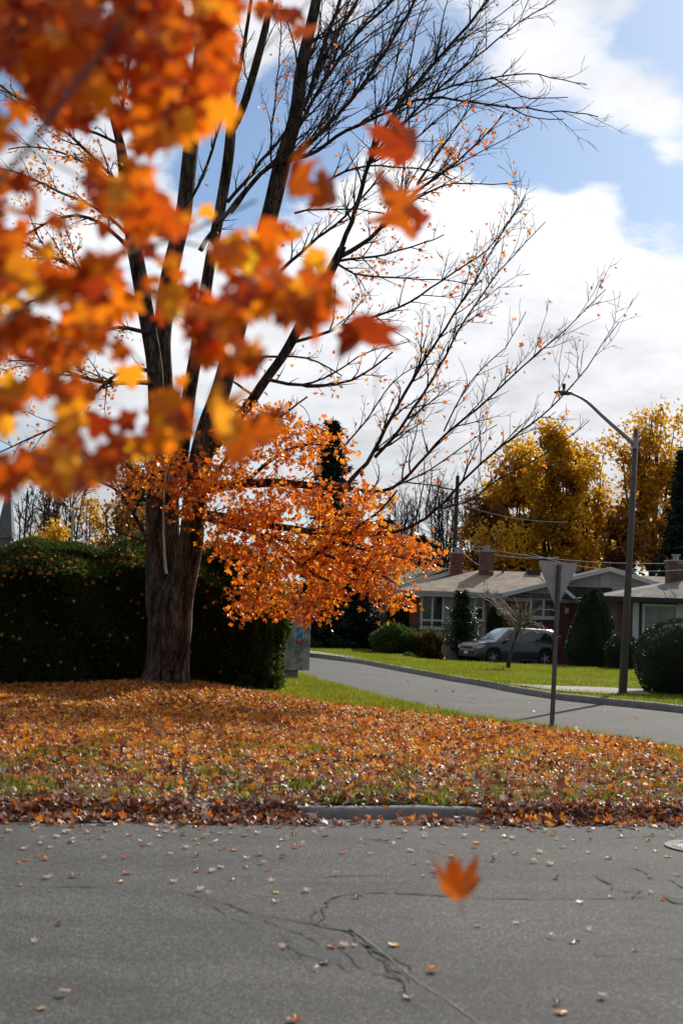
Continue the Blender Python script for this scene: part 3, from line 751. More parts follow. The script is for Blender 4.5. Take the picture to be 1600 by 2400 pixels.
for i, ((px, py), Y, s, c, rot, lab) in enumerate(air):
    o = bpy.data.objects.new('falling_leaf', leaf_mesh('falling_leaf', airm[c], 1.0, .8, 310 + i)); col.objects.link(o)
    airm[c].node_tree.nodes['Mix Shader'].inputs[0].default_value = .55
    s *= .84; Y *= .90; o.scale = (s, s, s); o.location = tuple(P(px, py, Y)); o.rotation_euler = [R(a) for a in rot]
    tag(o, lab, 'falling leaf', 'leaves falling through the air')

# ------------------------------------------------------------------ growth of branches
def interp_path(px_pts, Y0, Y1, rpx0, rpx1, wig=.02, step=.22, rmin=.006):
    pts = np.array(px_pts, float)
    L = np.concatenate([[0], np.cumsum(np.linalg.norm(np.diff(pts, axis=0), axis=1))]); L /= L[-1]
    W3 = np.array([P(p[0], p[1], Y0 + (Y1 - Y0) * t) for p, t in zip(pts, L)])
    path = resample(W3, step)
    n = len(path); t = np.linspace(0, 1, n)
    wob = np.cumsum(RNG.normal(0, wig, (n, 3)), 0) ; wob -= t[:, None] * wob[-1]; path = path + wob * .6
    Yt = Y0 + (Y1 - Y0) * t
    rad = np.maximum((rpx0 + (rpx1 - rpx0) * t ** .85) * Yt / FPX, rmin)
    return path, rad
def shoots(path, rad, level, out, dens_, lenf, up=.25, ang=(25, 50), rmin=.0055, start=.12, ends=None, yflat=1.0, rs=random):
    """side shoots along a path, recursive"""
    n = len(path)
    seg = np.linalg.norm(path[-1] - path[0])
    cnt = max(1, int(seg * dens_))
    for c in range(cnt):
        f = start + (1 - start) * (c + rs.random()) / cnt
        i = min(n - 2, int(f * (n - 1)))
        p = path[i]; t = path[i + 1] - path[max(i - 1, 0)]; t = t / (np.linalg.norm(t) + 1e-9)
        ax = np.array([rs.gauss(0, 1), rs.gauss(0, 1) * yflat, rs.gauss(0, 1)]); ax -= t * np.dot(ax, t); ax /= np.linalg.norm(ax) + 1e-9
        a = R(rs.uniform(*ang))
        d = math.cos(a) * t + math.sin(a) * ax
        d[2] += up * rs.uniform(.2, 1); d /= np.linalg.norm(d)
        L = (lenf * min(seg, 9) * (1 - .45 * f) + .10) * rs.uniform(.4, 1.3)
        L = min(L, 2.6)
        if L < .15: continue
        m = max(3, int(L / .16)); pts = [p]; dd = d.copy()
        for k in range(m):
            dd = dd + np.array([rs.gauss(0, .13), rs.gauss(0, .13), rs.gauss(0, .11) + up * .09]); dd /= np.linalg.norm(dd)
            pts.append(pts[-1] + dd * (L / m))
        pts = np.array(pts)
        r0 = max(rmin, min(rad[i] * .6, .010 + L * .009)); rr = np.linspace(r0, rmin * .75, len(pts))
        out.append((pts, rr, level))
        if ends is not None: ends.append((pts, level))
        if level > 0: shoots(pts, rr, level - 1, out, dens_ * 1.6, lenf * 1.15, up, ang, rmin, .15, ends, yflat, rs)
def build_tubes(name, paths, mat, parent, sides=5):
    V, F = tubes_arrays([(p[0], p[1]) for p in paths], sides)
    return link(name, np_mesh(name, V, F, mat, smooth=True), parent)

# ------------------------------------------------------------------ the big maple
tb = G(385, 1624, .2)
TY = 25.6
maple = empty('maple_tree', (P(385, 1620, TY)[0], TY, .13), 'big maple with several trunks and orange leaves in front of the cedar hedge', 'tree')
# trunk: closed skins with fluted cross-sections
def fluted(path, rads, n=22, amp=.06, seed=1, squash=1.0):
    m = MB(); rows = []; rg = random.Random(seed); ph = [rg.uniform(0, 6.28) for _ in range(4)]
    for i, (p, r_) in enumerate(zip(path, rads)):
        for k in range(n):
            a = 2 * math.pi * k / n
            rr = r_ * (1 + amp * math.sin(3 * a + ph[0] + i * .05) + amp * .7 * math.sin(5 * a + ph[1] - i * .04) + amp * .4 * math.sin(9 * a + ph[2]))
            rows.append((p[0] + rr * math.cos(a), p[1] + rr * math.sin(a) * squash, p[2]))
    fs = [(i * n + k, i * n + (k + 1) % n, (i + 1) * n + (k + 1) % n, (i + 1) * n + k) for i in range(len(path) - 1) for k in range(n)]
    fs.append(tuple((len(path) - 1) * n + k for k in range(n)))
    m.addm(rows, fs); return m
tr = MB()
def stem(pxr, Y0, Y1, amp=.05, seed=1, step=.12):
    pts = np.array([(a, b, r_) for a, b, r_ in pxr], float)
    L = np.concatenate([[0], np.cumsum(np.linalg.norm(np.diff(pts[:, :2], axis=0), axis=1))])
    s = np.linspace(0, L[-1], max(6, int(L[-1] * TY / FPX / step)))
    q = np.stack([np.interp(s, L, pts[:, k]) for k in range(3)], 1)
    for _ in range(3): q[1:-1] = .25 * q[:-2] + .5 * q[1:-1] + .25 * q[2:]
    yy = Y0 + (Y1 - Y0) * (s / L[-1])
    path = [P(a, b, y_) for (a, b, _), y_ in zip(q, yy)]
    m = fluted(path, [r_ * y_ / FPX for (_, _, r_), y_ in zip(q, yy)], 22, amp, seed)
    tr.addm(m.v, m.f)
    return np.array(path), np.array([r_ * y_ / FPX for (_, _, r_), y_ in zip(q, yy)])
stem([(380, 1655, 96), (381, 1636, 82), (383, 1616, 64), (386, 1594, 54), (392, 1560, 49), (395, 1500, 50), (396, 1440, 49), (396, 1405, 44), (398, 1375, 34), (402, 1345, 16)], TY, TY, .05, 1)
# left stem, centre stem, right stem
stem([(388, 1520, 20), (382, 1470, 33), (376, 1425, 35), (370, 1380, 30), (365, 1330, 24), (364, 1270, 22), (362, 1225, 21), (364, 1150, 22), (372, 1050, 21), (368, 960, 20), (362, 850, 19), (340, 720, 19), (312, 560, 18), (298, 450, 16), (284, 340, 11), (258, 250, 7), (225, 140, 5)], TY - .1, TY + .6, .05, 2)
stem([(400, 1400, 16), (401, 1330, 18), (401, 1250, 19), (398, 1150, 20), (392, 1050, 24), (386, 950, 22), (378, 800, 21), (396, 650, 20), (432, 500, 19), (452, 300, 18), (466, 150, 14), (478, 0, 11), (490, -120, 9), (500, -300, 7), (505, -500, 4)], TY + .75, TY + .9, .05, 3)
rs_, rr_ = stem([(398, 1570, 26), (403, 1525, 38), (406, 1480, 41), (414, 1410, 36), (431, 1350, 31), (445, 1290, 29), (452, 1225, 28), (460, 1140, 29), (474, 1060, 28), (492, 990, 27), (518, 920, 24), (545, 820, 22), (575, 700, 21), (610, 590, 20), (640, 480, 21), (662, 380, 21), (690, 290, 17), (700, 230, 16), (702, 190, 16), (716, 110, 14), (732, 45, 13), (745, -20, 12), (765, -120, 10), (790, -260, 8), (800, -450, 5)], TY - .22, TY - .6, .05, 4)
stem([(420, 1120, 18), (432, 1020, 17), (445, 920, 16), (462, 820, 15), (480, 700, 14), (495, 600, 13), (515, 500, 13), (530, 410, 13), (538, 350, 13), (541, 300, 12)], TY + .2, TY + .5, .05, 5)
stem([(541, 310, 10), (560, 285, 10), (585, 207, 10), (607, 127, 10), (620, 80, 9), (630, 30, 8), (640, -30, 6)], TY + .5, TY + .6, .04, 6, .2)
stem([(540, 310, 7), (537, 255, 6), (553, 190, 5.5), (569, 127, 5), (579, 64, 4.5), (590, -10, 4)], TY + .5, TY + .9, .04, 7, .2)
stem([(478, 1075, 16), (540, 1000, 15), (590, 940, 14), (617, 896, 13), (661, 839, 13), (687, 794, 13), (719, 731, 13), (757, 667, 13), (789, 609, 12), (802, 580, 10)], TY - .2, TY - .8, .05, 8)
link('trunk', tr.mesh('trunk', M['bark'], True), maple)
# smaller limbs: (pixels, Y0, Y1, r0px, r1px, shoot density, leaf density)
LIMBS = [
 ([(531, 475), (578, 421), (604, 392), (630, 357), (661, 319), (690, 285), (720, 230)], 25.2, 24.6, 6, 4, 1.4, .1),
 ([(540, 500), (580, 446), (607, 411), (642, 389), (681, 379), (719, 373), (751, 351), (799, 309), (846, 287), (900, 264), (965, 233), (1011, 218), (1080, 222), (1137, 230), (1183, 245), (1214, 237), (1244, 239), (1279, 256), (1347, 258), (1386, 268), (1401, 274)], 25.3, 23.4, 8, 1.6, 1.0, .03),
 ([(1183, 245), (1221, 272), (1271, 285), (1321, 279)], 23.9, 23.6, 2.4, 1.4, 1.2, 0),
 ([(1000, 222), (1022, 214), (1064, 187), (1110, 182), (1149, 176), (1194, 168), (1252, 170), (1309, 180), (1347, 195), (1374, 199)], 24.4, 23.4, 3.6, 1.4, 1.2, .03),
 ([(1149, 180), (1180, 198), (1214, 222), (1240, 238), (1290, 232), (1330, 228)], 24, 23.2, 2.6, 1.4, 1.2, 0),
 ([(707, 260), (725, 223), (738, 166), (757, 112), (779, 48), (795, 0), (805, -40)], 25.1, 25.8, 6.5, 5, 1.4, .06),
 ([(745, 180), (776, 105), (815, 41), (837, 0), (850, -30)], 25.3, 26.2, 5, 4, 1.4, .05),
 ([(700, 300), (719, 265), (757, 198), (789, 143), (846, 70), (900, 25), (950, -30)], 25, 24.2, 6, 3.5, 1.5, .05),
 ([(672, 385), (706, 351), (767, 297), (824, 230), (869, 175), (900, 130), (927, 84), (950, 46), (972, 0), (985, -30)], 25, 24, 6.5, 4, 1.5, .06),
 ([(802, 580), (811, 555), (824, 507), (846, 450), (861, 383), (896, 325), (919, 268), (949, 230), (980, 188), (1015, 153), (1041, 115), (1064, 84), (1095, 50), (1125, 19), (1160, -20)], 24.8, 23.6, 8, 3.8, 1.5, .05),
 ([(850, 440), (880, 350), (938, 306), (1003, 237), (1057, 191), (1099, 149), (1156, 103), (1210, 57), (1263, 27), (1302, 0)], 24.6, 22.8, 5, 1.6, 1.4, .06),
 ([(795, 605), (862, 566), (924, 500), (976, 432), (1041, 398), (1080, 367), (1118, 333), (1156, 298), (1183, 260)], 24.8, 23.2, 8, 1.6, 1.7, .8),
 ([(924, 500), (960, 470), (1000, 450), (1040, 425), (1060, 421), (1118, 427), (1164, 432), (1214, 425)], 24.2, 23.6, 4, 1.3, 1.3, .15),
 ([(760, 430), (800, 400), (850, 381), (927, 390), (1015, 394), (1060, 421)], 24.8, 24, 4, 2, 1.6, .25),
 ([(976, 432), (1010, 380), (1040, 330), (1075, 290), (1110, 240)], 24, 23.4, 3, 1.3, 1.6, .8),
 ([(640, 650), (700, 600), (760, 545), (820, 500), (870, 440), (900, 400)], 25, 25.6, 6, 2.5, 1.5, .15),
 ([(690, 800), (720, 795), (750, 790), (800, 771), (841, 759), (904, 736), (958, 719), (1007, 686), (1049, 657), (1090, 628), (1140, 595), (1173, 562), (1198, 512), (1231, 458)], 25, 23.6, 5.5, 1.2, 1.6, .28),
 ([(785, 612), (830, 640), (880, 650), (940, 650), (1000, 655), (1060, 660), (1110, 668)], 24.8, 24.2, 4, 1.3, 1.5, .45),
 ([(790, 610), (850, 600), (900, 600), (950, 585), (1000, 570), (1040, 550)], 24.8, 25.2, 3.6, 1.3, 1.6, .9),
 ([(816, 1132), (874, 1074), (887, 1032), (916, 991), (949, 925), (982, 875), (1007, 831), (1032, 798), (1082, 720), (1123, 657), (1144, 608), (1173, 562), (1205, 505), (1232, 462)], 24.6, 22.6, 7, 1.1, 1.3, .2),
 ([(878, 1070), (924, 1024), (965, 962), (1015, 891), (1049, 823), (1086, 773), (1107, 736), (1140, 686), (1173, 637), (1215, 587), (1277, 520)], 24.4, 22, 5.5, 1.1, 1.3, .22),
 ([(816, 1146), (858, 1157), (907, 1153), (945, 1132), (982, 1090), (1023, 1041), (1065, 1003), (1115, 962), (1177, 912), (1215, 865), (1298, 794), (1339, 757), (1380, 715), (1418, 678)], 24.6, 21.8, 6, 1.1, 1.0, .2),
 ([(903, 1250), (949, 1248), (990, 1227), (1032, 1194), (1073, 1144), (1127, 1086), (1177, 1045), (1222, 1012), (1272, 979), (1314, 933), (1350, 896), (1400, 820), (1450, 755)], 24.4, 21.4, 5.5, 1.1, .9, .12),
 ([(1040, 1190), (1094, 1177), (1135, 1144), (1160, 1119), (1197, 1107), (1260, 1074), (1301, 1049), (1350, 1016), (1380, 985)], 23.9, 21.8, 3.4, 1.1, 1.0, .22),
 ([(1130, 1150), (1160, 1110), (1200, 1080), (1250, 1050), (1290, 1030)], 23.5, 22.8, 2, 1, 1.0, .1),
 ([(945, 1132), (982, 1124), (1023, 1095), (1065, 1066), (1094, 1045), (1131, 1016), (1164, 995)], 24.2, 23.4, 2.8, 1.2, 1.8, .8),
 ([(945, 1128), (1000, 1135), (1050, 1145), (1080, 1150)], 24.2, 23.8, 2.5, 1.2, 1.6, .4),
 ([(800, 1057), (866, 987), (882, 941), (907, 904), (960, 860), (1020, 850)], 25, 24, 3, 1.2, 1.8, .4),
 ([(1040, 1010), (1080, 930), (1110, 880), (1150, 840), (1200, 800), (1232, 730)], 23.8, 22.8, 2.6, 1, 1.2, .3),
 ([(620, 890), (680, 903), (740, 905), (800, 900), (850, 888), (880, 860), (920, 825)], 25, 24.4, 6, 2.5, 1.6, .5),
 ([(700, 905), (760, 890), (810, 860), (850, 825), (900, 810), (960, 800)], 24.9, 24.2, 3.5, 1.3, 1.5, .2),
 ([(590, 840), (640, 838), (700, 832), (760, 850), (800, 880)], 25.2, 25.6, 4.5, 2, 1.6, .5),
 ([(600, 930), (575, 905), (545, 893)], 25, 25.2, 5, 3, 1.5, .6),
 # lower leafy limbs
 ([(462, 1150), (540, 1135), (640, 1130), (730, 1140), (820, 1138)], 25.2, 24.6, 13, 8, 1.6, 1.0),
 ([(455, 1200), (560, 1215), (680, 1240), (790, 1255), (905, 1250)], 25.2, 24.4, 11, 6, 1.6, 1.0),
 ([(470, 1210), (560, 1240), (640, 1270), (700, 1320), (770, 1362)], 25.1, 24.2, 8, 3, 2, 1.0),
 ([(620, 1250), (740, 1290), (860, 1330), (930, 1370)], 24.8, 24, 6, 2, 2, 1.0),
 ([(700, 1330), (760, 1290), (840, 1240), (900, 1190), (930, 1150)], 24.6, 24, 5, 2, 2, .9),
 ([(760, 1255), (840, 1290), (920, 1300), (1000, 1320)], 24.6, 23.8, 4, 1.5, 2, 1.0),
 ([(560, 1150), (620, 1080), (700, 1040), (790, 1045)], 25, 24.6, 6, 2, 2, 1.0),
 ([(500, 1120), (560, 1040), (640, 990), (720, 930)], 25, 25.2, 6, 2, 2, .9),
 ([(380, 1180), (340, 1130), (300, 1090), (265, 1060)], 25, 24.4, 7, 2.5, 2, 1.0),
 ([(400, 1200), (410, 1160), (440, 1120), (470, 1090)], 24.9, 24.2, 5, 2, 2, 1.0),
 # left side
 ([(346, 1262), (303, 1203), (287, 1158), (223, 1136), (190, 1105), (120, 1080), (60, 1060)], 25.4, 24.6, 6, 1.6, 1.5, 0.66),
 ([(345, 1265), (300, 1255), (260, 1235), (200, 1210)], 25.4, 25, 3, 1.2, 1.6, 0.75),
 ([(110, 1130), (60, 1135), (25, 1100), (-20, 1080)], 25, 24.8, 2, 1.2, 1.3, 0.22),
 ([(362, 870), (300, 860), (240, 900), (160, 980), (80, 1030), (0, 1060)], 25.6, 24.8, 7, 2, 1.6, 0.66),
 ([(350, 780), (270, 760), (180, 800), (100, 860), (20, 930)], 25.6, 26.6, 7, 2, 1.7, 0.55),
 ([(318, 600), (260, 540), (200, 500), (120, 520), (40, 560), (-40, 620)], 25.8, 25, 7, 2.5, 1.7, 0.55),
 ([(312, 560), (250, 500), (190, 470), (110, 440), (40, 400), (-40, 380)], 25.8, 27, 6, 2, 1.8, 0.66),
 ([(298, 450), (240, 400), (180, 370), (100, 340), (20, 350)], 25.9, 26.4, 5, 2, 1.8, 0.66),
 ([(285, 340), (220, 300), (150, 290), (60, 230), (0, 210)], 25.9, 25, 5, 2, 1.6, 0.44),
 ([(275, 300), (300, 200), (310, 100), (320, 0)], 26, 26.4, 7, 4, 1.4, 0.33),
 ([(345, 740), (250, 690), (150, 680), (50, 720), (-30, 760)], 25.7, 25.2, 7, 2, 1.7, 0.66),
 ([(440, 480), (470, 420), (495, 350), (520, 290), (530, 240)], 26.2, 26.4, 5, 4, 1.4, .2),
 ([(412, 1010), (432, 980), (438, 930), (430, 880)], 25.4, 25.3, 4, 2.5, 1, .2),
 ([(470, 590), (500, 540), (540, 490), (590, 430)], 25.3, 25.3, 8, 6, 1, .1),
 ([(690, 500), (720, 490), (760, 492), (820, 490), (900, 500)], 25, 24.5, 3.5, 2, 1.6, .15),
 ([(640, 400), (630, 330), (640, 250), (650, 180), (660, 100), (655, 30)], 25.3, 25.8, 3, 1.6, 2.0, .35),
 ([(700, 160), (680, 60), (665, 20), (640, 30)], 25, 25.3, 3, 2, 1.2, .1),
 # the top of the crown
 ([(1150, -10), (1200, -80), (1260, -180), (1330, -260)], 23.6, 22.6, 4, 1.2, 1.5, .05),
 ([(985, -30), (1030, -130), (1060, -260), (1080, -420)], 24, 23, 5, 1.2, 1.5, .1),
 ([(950, -30), (1010, -90), (1120, -180), (1220, -300)], 24.2, 23, 4, 1.2, 1.5, .1),
 ([(805, -40), (850, -160), (900, -330), (920, -520)], 25.8, 26, 6, 1.2, 1.5, .15),
 ([(765, -120), (700, -220), (660, -380), (640, -560)], 25, 25.5, 6, 1.2, 1.5, .2),
 ([(640, -30), (600, -150), (560, -300), (540, -480)], 26.2, 26.4, 6, 1.2, 1.5, .2),
 ([(320, 0), (300, -140), (240, -280), (200, -420)], 26.4, 26.4, 6, 1.2, 1.5, .2),
 ([(490, -120), (420, -220), (380, -380)], 26.5, 26.4, 5, 1.2, 1.5, .3),
 ([(225, 140), (150, 40), (60, -80), (-40, -200)], 26.2, 26, 5, 1.2, 1.5, .3),
 ([(298, 450), (180, 330), (60, 250), (-80, 150), (-200, 60)], 25.9, 25, 6, 1.5, 1.5, .5),
 ([(360, 900), (220, 900), (60, 840), (-120, 760), (-260, 700)], 25.6, 24, 8, 1.5, 1.6, .8),
 ([(345, 720), (200, 640), (40, 560), (-140, 480), (-280, 400)], 25.8, 24.4, 8, 1.5, 1.6, .7),
]
rl = random.Random(77)
for (sx_, sy_, Ys) in [(668, 380, 25), (690, 300, 25), (700, 240, 25), (702, 190, 25.1), (716, 110, 25.3), (720, 265, 25.1), (757, 198, 25.2), (767, 297, 24.8), (824, 230, 24.5), (706, 351, 25), (896, 325, 24.4), (949, 230, 24.2),
                       (846, 287, 25), (900, 264, 24.8), (861, 383, 24.6), (1015, 153, 24), (869, 175, 24.3), (585, 207, 26), (541, 300, 26.2), (660, 400, 25), (642, 389, 25.2), (789, 143, 24.8), (738, 166, 25.5), (930, 480, 24.2), (980, 430, 24), (1003, 237, 23.8), (452, 300, 26.4)]:
    for _ in range(2):
        a_ = R(rl.uniform(28, 82)) if sx_ > 640 else R(rl.uniform(70, 110)); Lp = rl.uniform(170, 360)
        pp_ = [(sx_ + Lp * f * math.cos(a_ + .25 * (f - .5) * rl.choice([-1, 1])) + rl.gauss(0, 6), sy_ - Lp * f * math.sin(a_) + rl.gauss(0, 6)) for f in (.33, .66, 1)]
        LIMBS.append(([(sx_, sy_)] + pp_, Ys, Ys + rl.uniform(-1.6, 1.6), rl.uniform(2.2, 3.6), 1.1, 1.5, rl.choice([.02, .05, .12])))
tw_all = []; leafp = []
for li, (pxs, Y0, Y1, r0_, r1_, sden, lden) in enumerate(LIMBS):
    kr_ = .78 if r0_ < 9 and lden < .85 else 1.0
    path, rad = interp_path(pxs, Y0, Y1, r0_ * kr_, max(.9, r1_ * kr_))
    lb = [(path, rad, 9)]
    sub = []
    rs = random.Random(100 + li)
    shoots(path, rad, 2, sub, 3.6 if sden < 1.2 else (4.9 if pxs[0][1] < 620 else 4.4), .22, .24, (22, 50), .0036, .10, rs=rs)
    link('limb', np_mesh('limb', *tubes_arrays([(path, rad)], 9), M['bark'], True), maple)
    tw_all += sub
    if lden > 0:
        for pts, rr, lv in sub:
            L = np.linalg.norm(pts[-1] - pts[0])
            k = int(L * (lden * 13) * (1 if lv < 2 else .5) + rs.random() * (1 if lden > .04 else .35))
            if lden < .5 and rs.random() > .25 + lden * 1.4: continue
            for _ in range(k):
                q = pts[min(len(pts) - 1, int(len(pts) * rs.uniform(.4, 1.0)))]
                leafp.append(q + np.array([rs.gauss(0, .07), rs.gauss(0, .07), rs.gauss(-.05, .06)]))
n_sparse = len(leafp)
# dense crown low down: shoots reach out to clumps spread through its volume
crown_px = np.array([(268, 1085), (330, 1045), (400, 1050), (470, 1040), (520, 960), (600, 930), (690, 945), (740, 1010), (815, 1030), (835, 1110), (890, 1170), (925, 1240), (1010, 1265), (1000, 1335), (955, 1350), (965, 1430), (900, 1440), (860, 1380), (780, 1390), (770, 1440), (710, 1440), (640, 1425), (570, 1440), (530, 1380), (560, 1330), (510, 1270), (470, 1225), (440, 1245), (400, 1180), (330, 1170), (275, 1150)], float)
cand = np.stack([RNG.uniform(260, 1015, 4000), RNG.uniform(925, 1445, 4000)], 1)
cand = cand[inside(crown_px, cand[:, 0], cand[:, 1])]
cand = cand[snoise(cand[:, 0], cand[:, 1], .017, 5) > RNG.normal(-.12, .12, len(cand))][:470]
lownodes = np.concatenate([interp_path(L_[0], L_[1], L_[2], 1, 1)[0] for L_ in LIMBS if L_[6] >= .9])
nodes = list(lownodes)
cl = []
for c in cand:
    Yc = 24.6 + RNG.normal(0, .75)
    cl.append(P(c[0], c[1], Yc))
nd = np.array(nodes)
cl.sort(key=lambda q: np.min(np.linalg.norm(nd - q, axis=1)))
extra = []
for q in cl:
    nd = np.array(nodes); dd = np.linalg.norm(nd - q, axis=1); i = int(np.argmin(dd)); a = nd[i]; L = dd[i]
    m = max(4, int(L / .15)); t = np.linspace(0, 1, m)[:, None]
    sag = np.array([0, 0, 1.0]) * (.22 * L) * np.sin(t * math.pi)
    pts = a + (q - a) * t + sag + RNG.normal(0, .012, (m, 3)) * np.sin(t * math.pi)
    extra.append((pts, np.linspace(.006 + .006 * L, .0045, m), 1)); nodes.extend(list(pts[m // 2:]))
    k = int(RNG.integers(6, 22))
    sg = np.array([.17, .17, .11])
    for _ in range(k):
        leafp.append(q + RNG.normal(0, 1, 3) * sg + np.array([0, 0, -.04]))
tw_all += extra
build_tubes('twigs', tw_all, M['twig'], maple, 4)
LP = np.array(leafp); N = len(LP)
nr = unit(np.stack([RNG.normal(.1, .6, N), RNG.normal(-.5, .5, N), RNG.normal(.55, .45, N)], 1))
tip = np.stack([RNG.normal(0, .6, N), RNG.normal(0, .6, N), RNG.normal(-1.0, .5, N)], 1)
V1, F1 = leaves_arrays(LP, nr, np.where(np.arange(N) < n_sparse, RNG.uniform(.055, .105, N), RNG.uniform(.075, .14, N)), T_SIMPLE, .6, .5, tip=tip)
link('foliage', np_mesh('foliage', V1, F1, M['leaf']), maple)
print('maple leaves', N, 'twigs', len(tw_all))

# ------------------------------------------------------------------ near branch with blurred leaves
near = empty('maple_branch', P(-150, 600, 2.2), 'blurred near maple branch full of orange leaves hanging in from the left', 'branch')
nb = []
TW = [([(-80, 520), (0, 420), (60, 350), (110, 290), (165, 220), (215, 150), (280, 60), (340, -20)], 1.55, 2.0, 9, 5),
      ([(-80, 790), (0, 757), (70, 715), (150, 672), (230, 625), (300, 590), (400, 560), (500, 515), (600, 470)], 1.7, 2.6, 8, 3),
      ([(-60, 1120), (60, 1090), (170, 1080), (280, 1078), (370, 1065)], 2.1, 2.5, 6, 3),
      ([(-60, 200), (20, 100), (90, 30), (140, -30)], 2.0, 2.3, 8, 5),
      ([(150, 672), (250, 760), (330, 850), (400, 930)], 2.2, 2.4, 3, 2),
      ([(230, 625), (340, 690), (450, 760), (520, 850)], 2.3, 2.5, 3, 2),
      ([(400, 560), (520, 590), (620, 640), (690, 720)], 2.5, 2.7, 3, 2),
      ([(60, 350), (180, 400), (260, 470), (350, 500)], 2.1, 2.4, 3, 2),
      ([(215, 150), (320, 180), (420, 200), (500, 230)], 2.2, 2.5, 3, 2),
      ([(280, 60), (360, 70), (440, 60), (500, 40)], 2.3, 2.5, 3, 2),
      ([(70, 715), (100, 820), (140, 920), (180, 1030)], 2.1, 2.2, 3, 2),
      ([(500, 240), (600, 130), (690, 40), (760, -40)], 2.5, 2.7, 3, 2)]
for k, (pxs, a, b, r0_, r1_) in enumerate(TW):
    path, rad = interp_path(pxs, a, b, r0_, r1_, .002, .05, .0012)
    nb.append((path, rad))
link('twigs', np_mesh('twigs', *tubes_arrays(nb, 8), M['twig'], True), near)
regs = [([(-60, -60), (560, -60), (545, 60), (540, 240), (470, 290), (380, 330), (420, 420), (430, 470), (300, 470), (180, 430), (110, 330), (-60, 330)], 560, (1.9, 2.9), 1.0),
        ([(-60, 400), (150, 440), (280, 470), (470, 480), (560, 540), (640, 520), (740, 560), (760, 700), (700, 770), (640, 730), (600, 860), (560, 900), (440, 900), (430, 1000), (350, 1050), (250, 1120), (90, 1140), (-20, 1120), (-60, 900)], 540, (1.9, 3.0), 0),
        ([(600, -40), (760, -40), (720, 90), (640, 60)], 9, (2.4, 2.8), .8)]
pos = []
holes = [(265, 350, 42), (455, 120, 10), (60, 490, 30), (250, 545, 22), (470, 560, 22), (110, 720, 25), (345, 870, 28), (290, 890, 20), (120, 950, 40), (220, 1000, 26), (355, 600, 30), (490, 450, 62), (350, 395, 24), (330, 640, 22), (80, 600, 22), (180, 480, 24), (600, 780, 24), (420, 790, 22), (280, 790, 22), (500, 660, 16), (100, 400, 24), (10, 215, 20), (160, 590, 22), (560, 500, 25), (430, 880, 20), (60, 880, 40), (300, 960, 35), (30, 1020, 30), (150, 340, 34), (60, 300, 30), (330, 700, 16), (350, 770, 16), (200, 860, 26), (530, 900, 30), (680, 600, 18), (240, 250, 14), (400, 640, 14)]
for rp, cnt, (ya, yb), _ in regs:
    rp = np.array(rp, float); c = 0
    while c < cnt:
        px, py = RNG.uniform(rp[:, 0].min(), rp[:, 0].max()), RNG.uniform(rp[:, 1].min(), rp[:, 1].max())
        if not inside(rp, np.array([px]), np.array([py]))[0]: continue
        if any((px - a) ** 2 + (py - b) ** 2 < (r_ + 34) ** 2 for a, b, r_ in holes) and RNG.uniform() < .93: continue
        pos.append(P(px, py, RNG.uniform(ya, yb))); c += 1
pos = np.array(pos); N = len(pos)
nr = unit(np.stack([RNG.normal(.1, .5, N), RNG.normal(-.9, .45, N), RNG.normal(.3, .5, N)], 1))
tip = np.stack([RNG.normal(.1, .5, N), RNG.normal(0, .4, N), RNG.normal(-1.0, .55, N)], 1)
V1, F1 = leaves_arrays(pos, nr, RNG.uniform(.042, .072, N), T_FULL, .45, .4, tip=tip)
gold_p = np.clip(.08 + .40 * (2.3 - pos[:, 2]) + .18 * (-pos[:, 0] - .2), .05, .42)
mi_ = np.repeat((RNG.uniform(0, 1, N) < gold_p).astype(int), len(T_FULL) - 1)
M['nearyellow'] = leafmat('near_yellow_leaf', [(0, (.60, .16, .008)), (.4, (.80, .30, .012)), (.8, (.88, .42, .02)), (1, (.90, .58, .04))], .58, .5, 2.0, .3)
link('foliage', np_mesh('foliage', V1, F1, [M['nearleaf'], M['nearyellow']], mi=mi_), near)

# ------------------------------------------------------------------ hedges and shrubs
def shell(name, parent, fn, n, size, mat, asp=.35, out_=.9, up=.3, rng=RNG):
    """fn(n) -> pos, normal"""
    p, nm = fn(n)
    d = nm * out_ + rng.normal(0, .55, p.shape); d[:, 2] += up
    V, F = cards_arrays(p - nm * size * .3, d, rng.uniform(.6, 1.4, n) * size, asp)
    return link(name, np_mesh(name, V, F, mat), parent)
# cedar hedge
hx0, hx1 = -14.0, P(602, 1500, 27.6)[0]
HY = 27.0
def hprof(u, x, back=False):
    """u 0..1 along the front profile from ground over the top; returns y, z, ny, nz"""
    endf = np.clip((x - (hx1 - 1.5)) / 1.5, 0, 1)
    H = 2.92 - .9 * endf ** 2.2 + .10 * np.sin(x * 1.3) + .06 * np.sin(x * 3.1 + 1)
    D = 2.6
    a = np.clip(u, 0, 1)
    y = np.where(a < .62, .12 * np.sin(a * 5 + x), 0 + (a - .62) / .38 * D * .62) + .30 * endf ** 2 * 2
    tt = np.clip((a - .62) / .38, 0, 1)
    z = np.where(a < .62, a / .62 * (H - .62), H - .62 + .62 * np.sin(tt * math.pi / 2)) + .10 * np.sin(x * 4.3 + a * 3) * np.sin(x * 1.7) * (a > .5)
    ny = np.where(a < .62, -1.0, -np.cos(tt * math.pi / 2)); nz_ = np.where(a < .62, .05, np.sin(tt * math.pi / 2))
    bump = .16 * np.sin(x * 2.1 + z * 1.2) * np.sin(z * 2.4 + x) + .08 * np.sin(x * 5 + z * 4)
    return HY + y - bump * (a < .8), z + KZ - .1, ny, nz_
hedge = empty('cedar_hedge', ((hx0 + hx1) / 2, HY + 1, KZ), 'tall dark cedar hedge with fallen leaves on its sunlit top, behind the maple', 'hedge')
rows = []
xsn = np.linspace(hx0, hx1 - .1, 120)
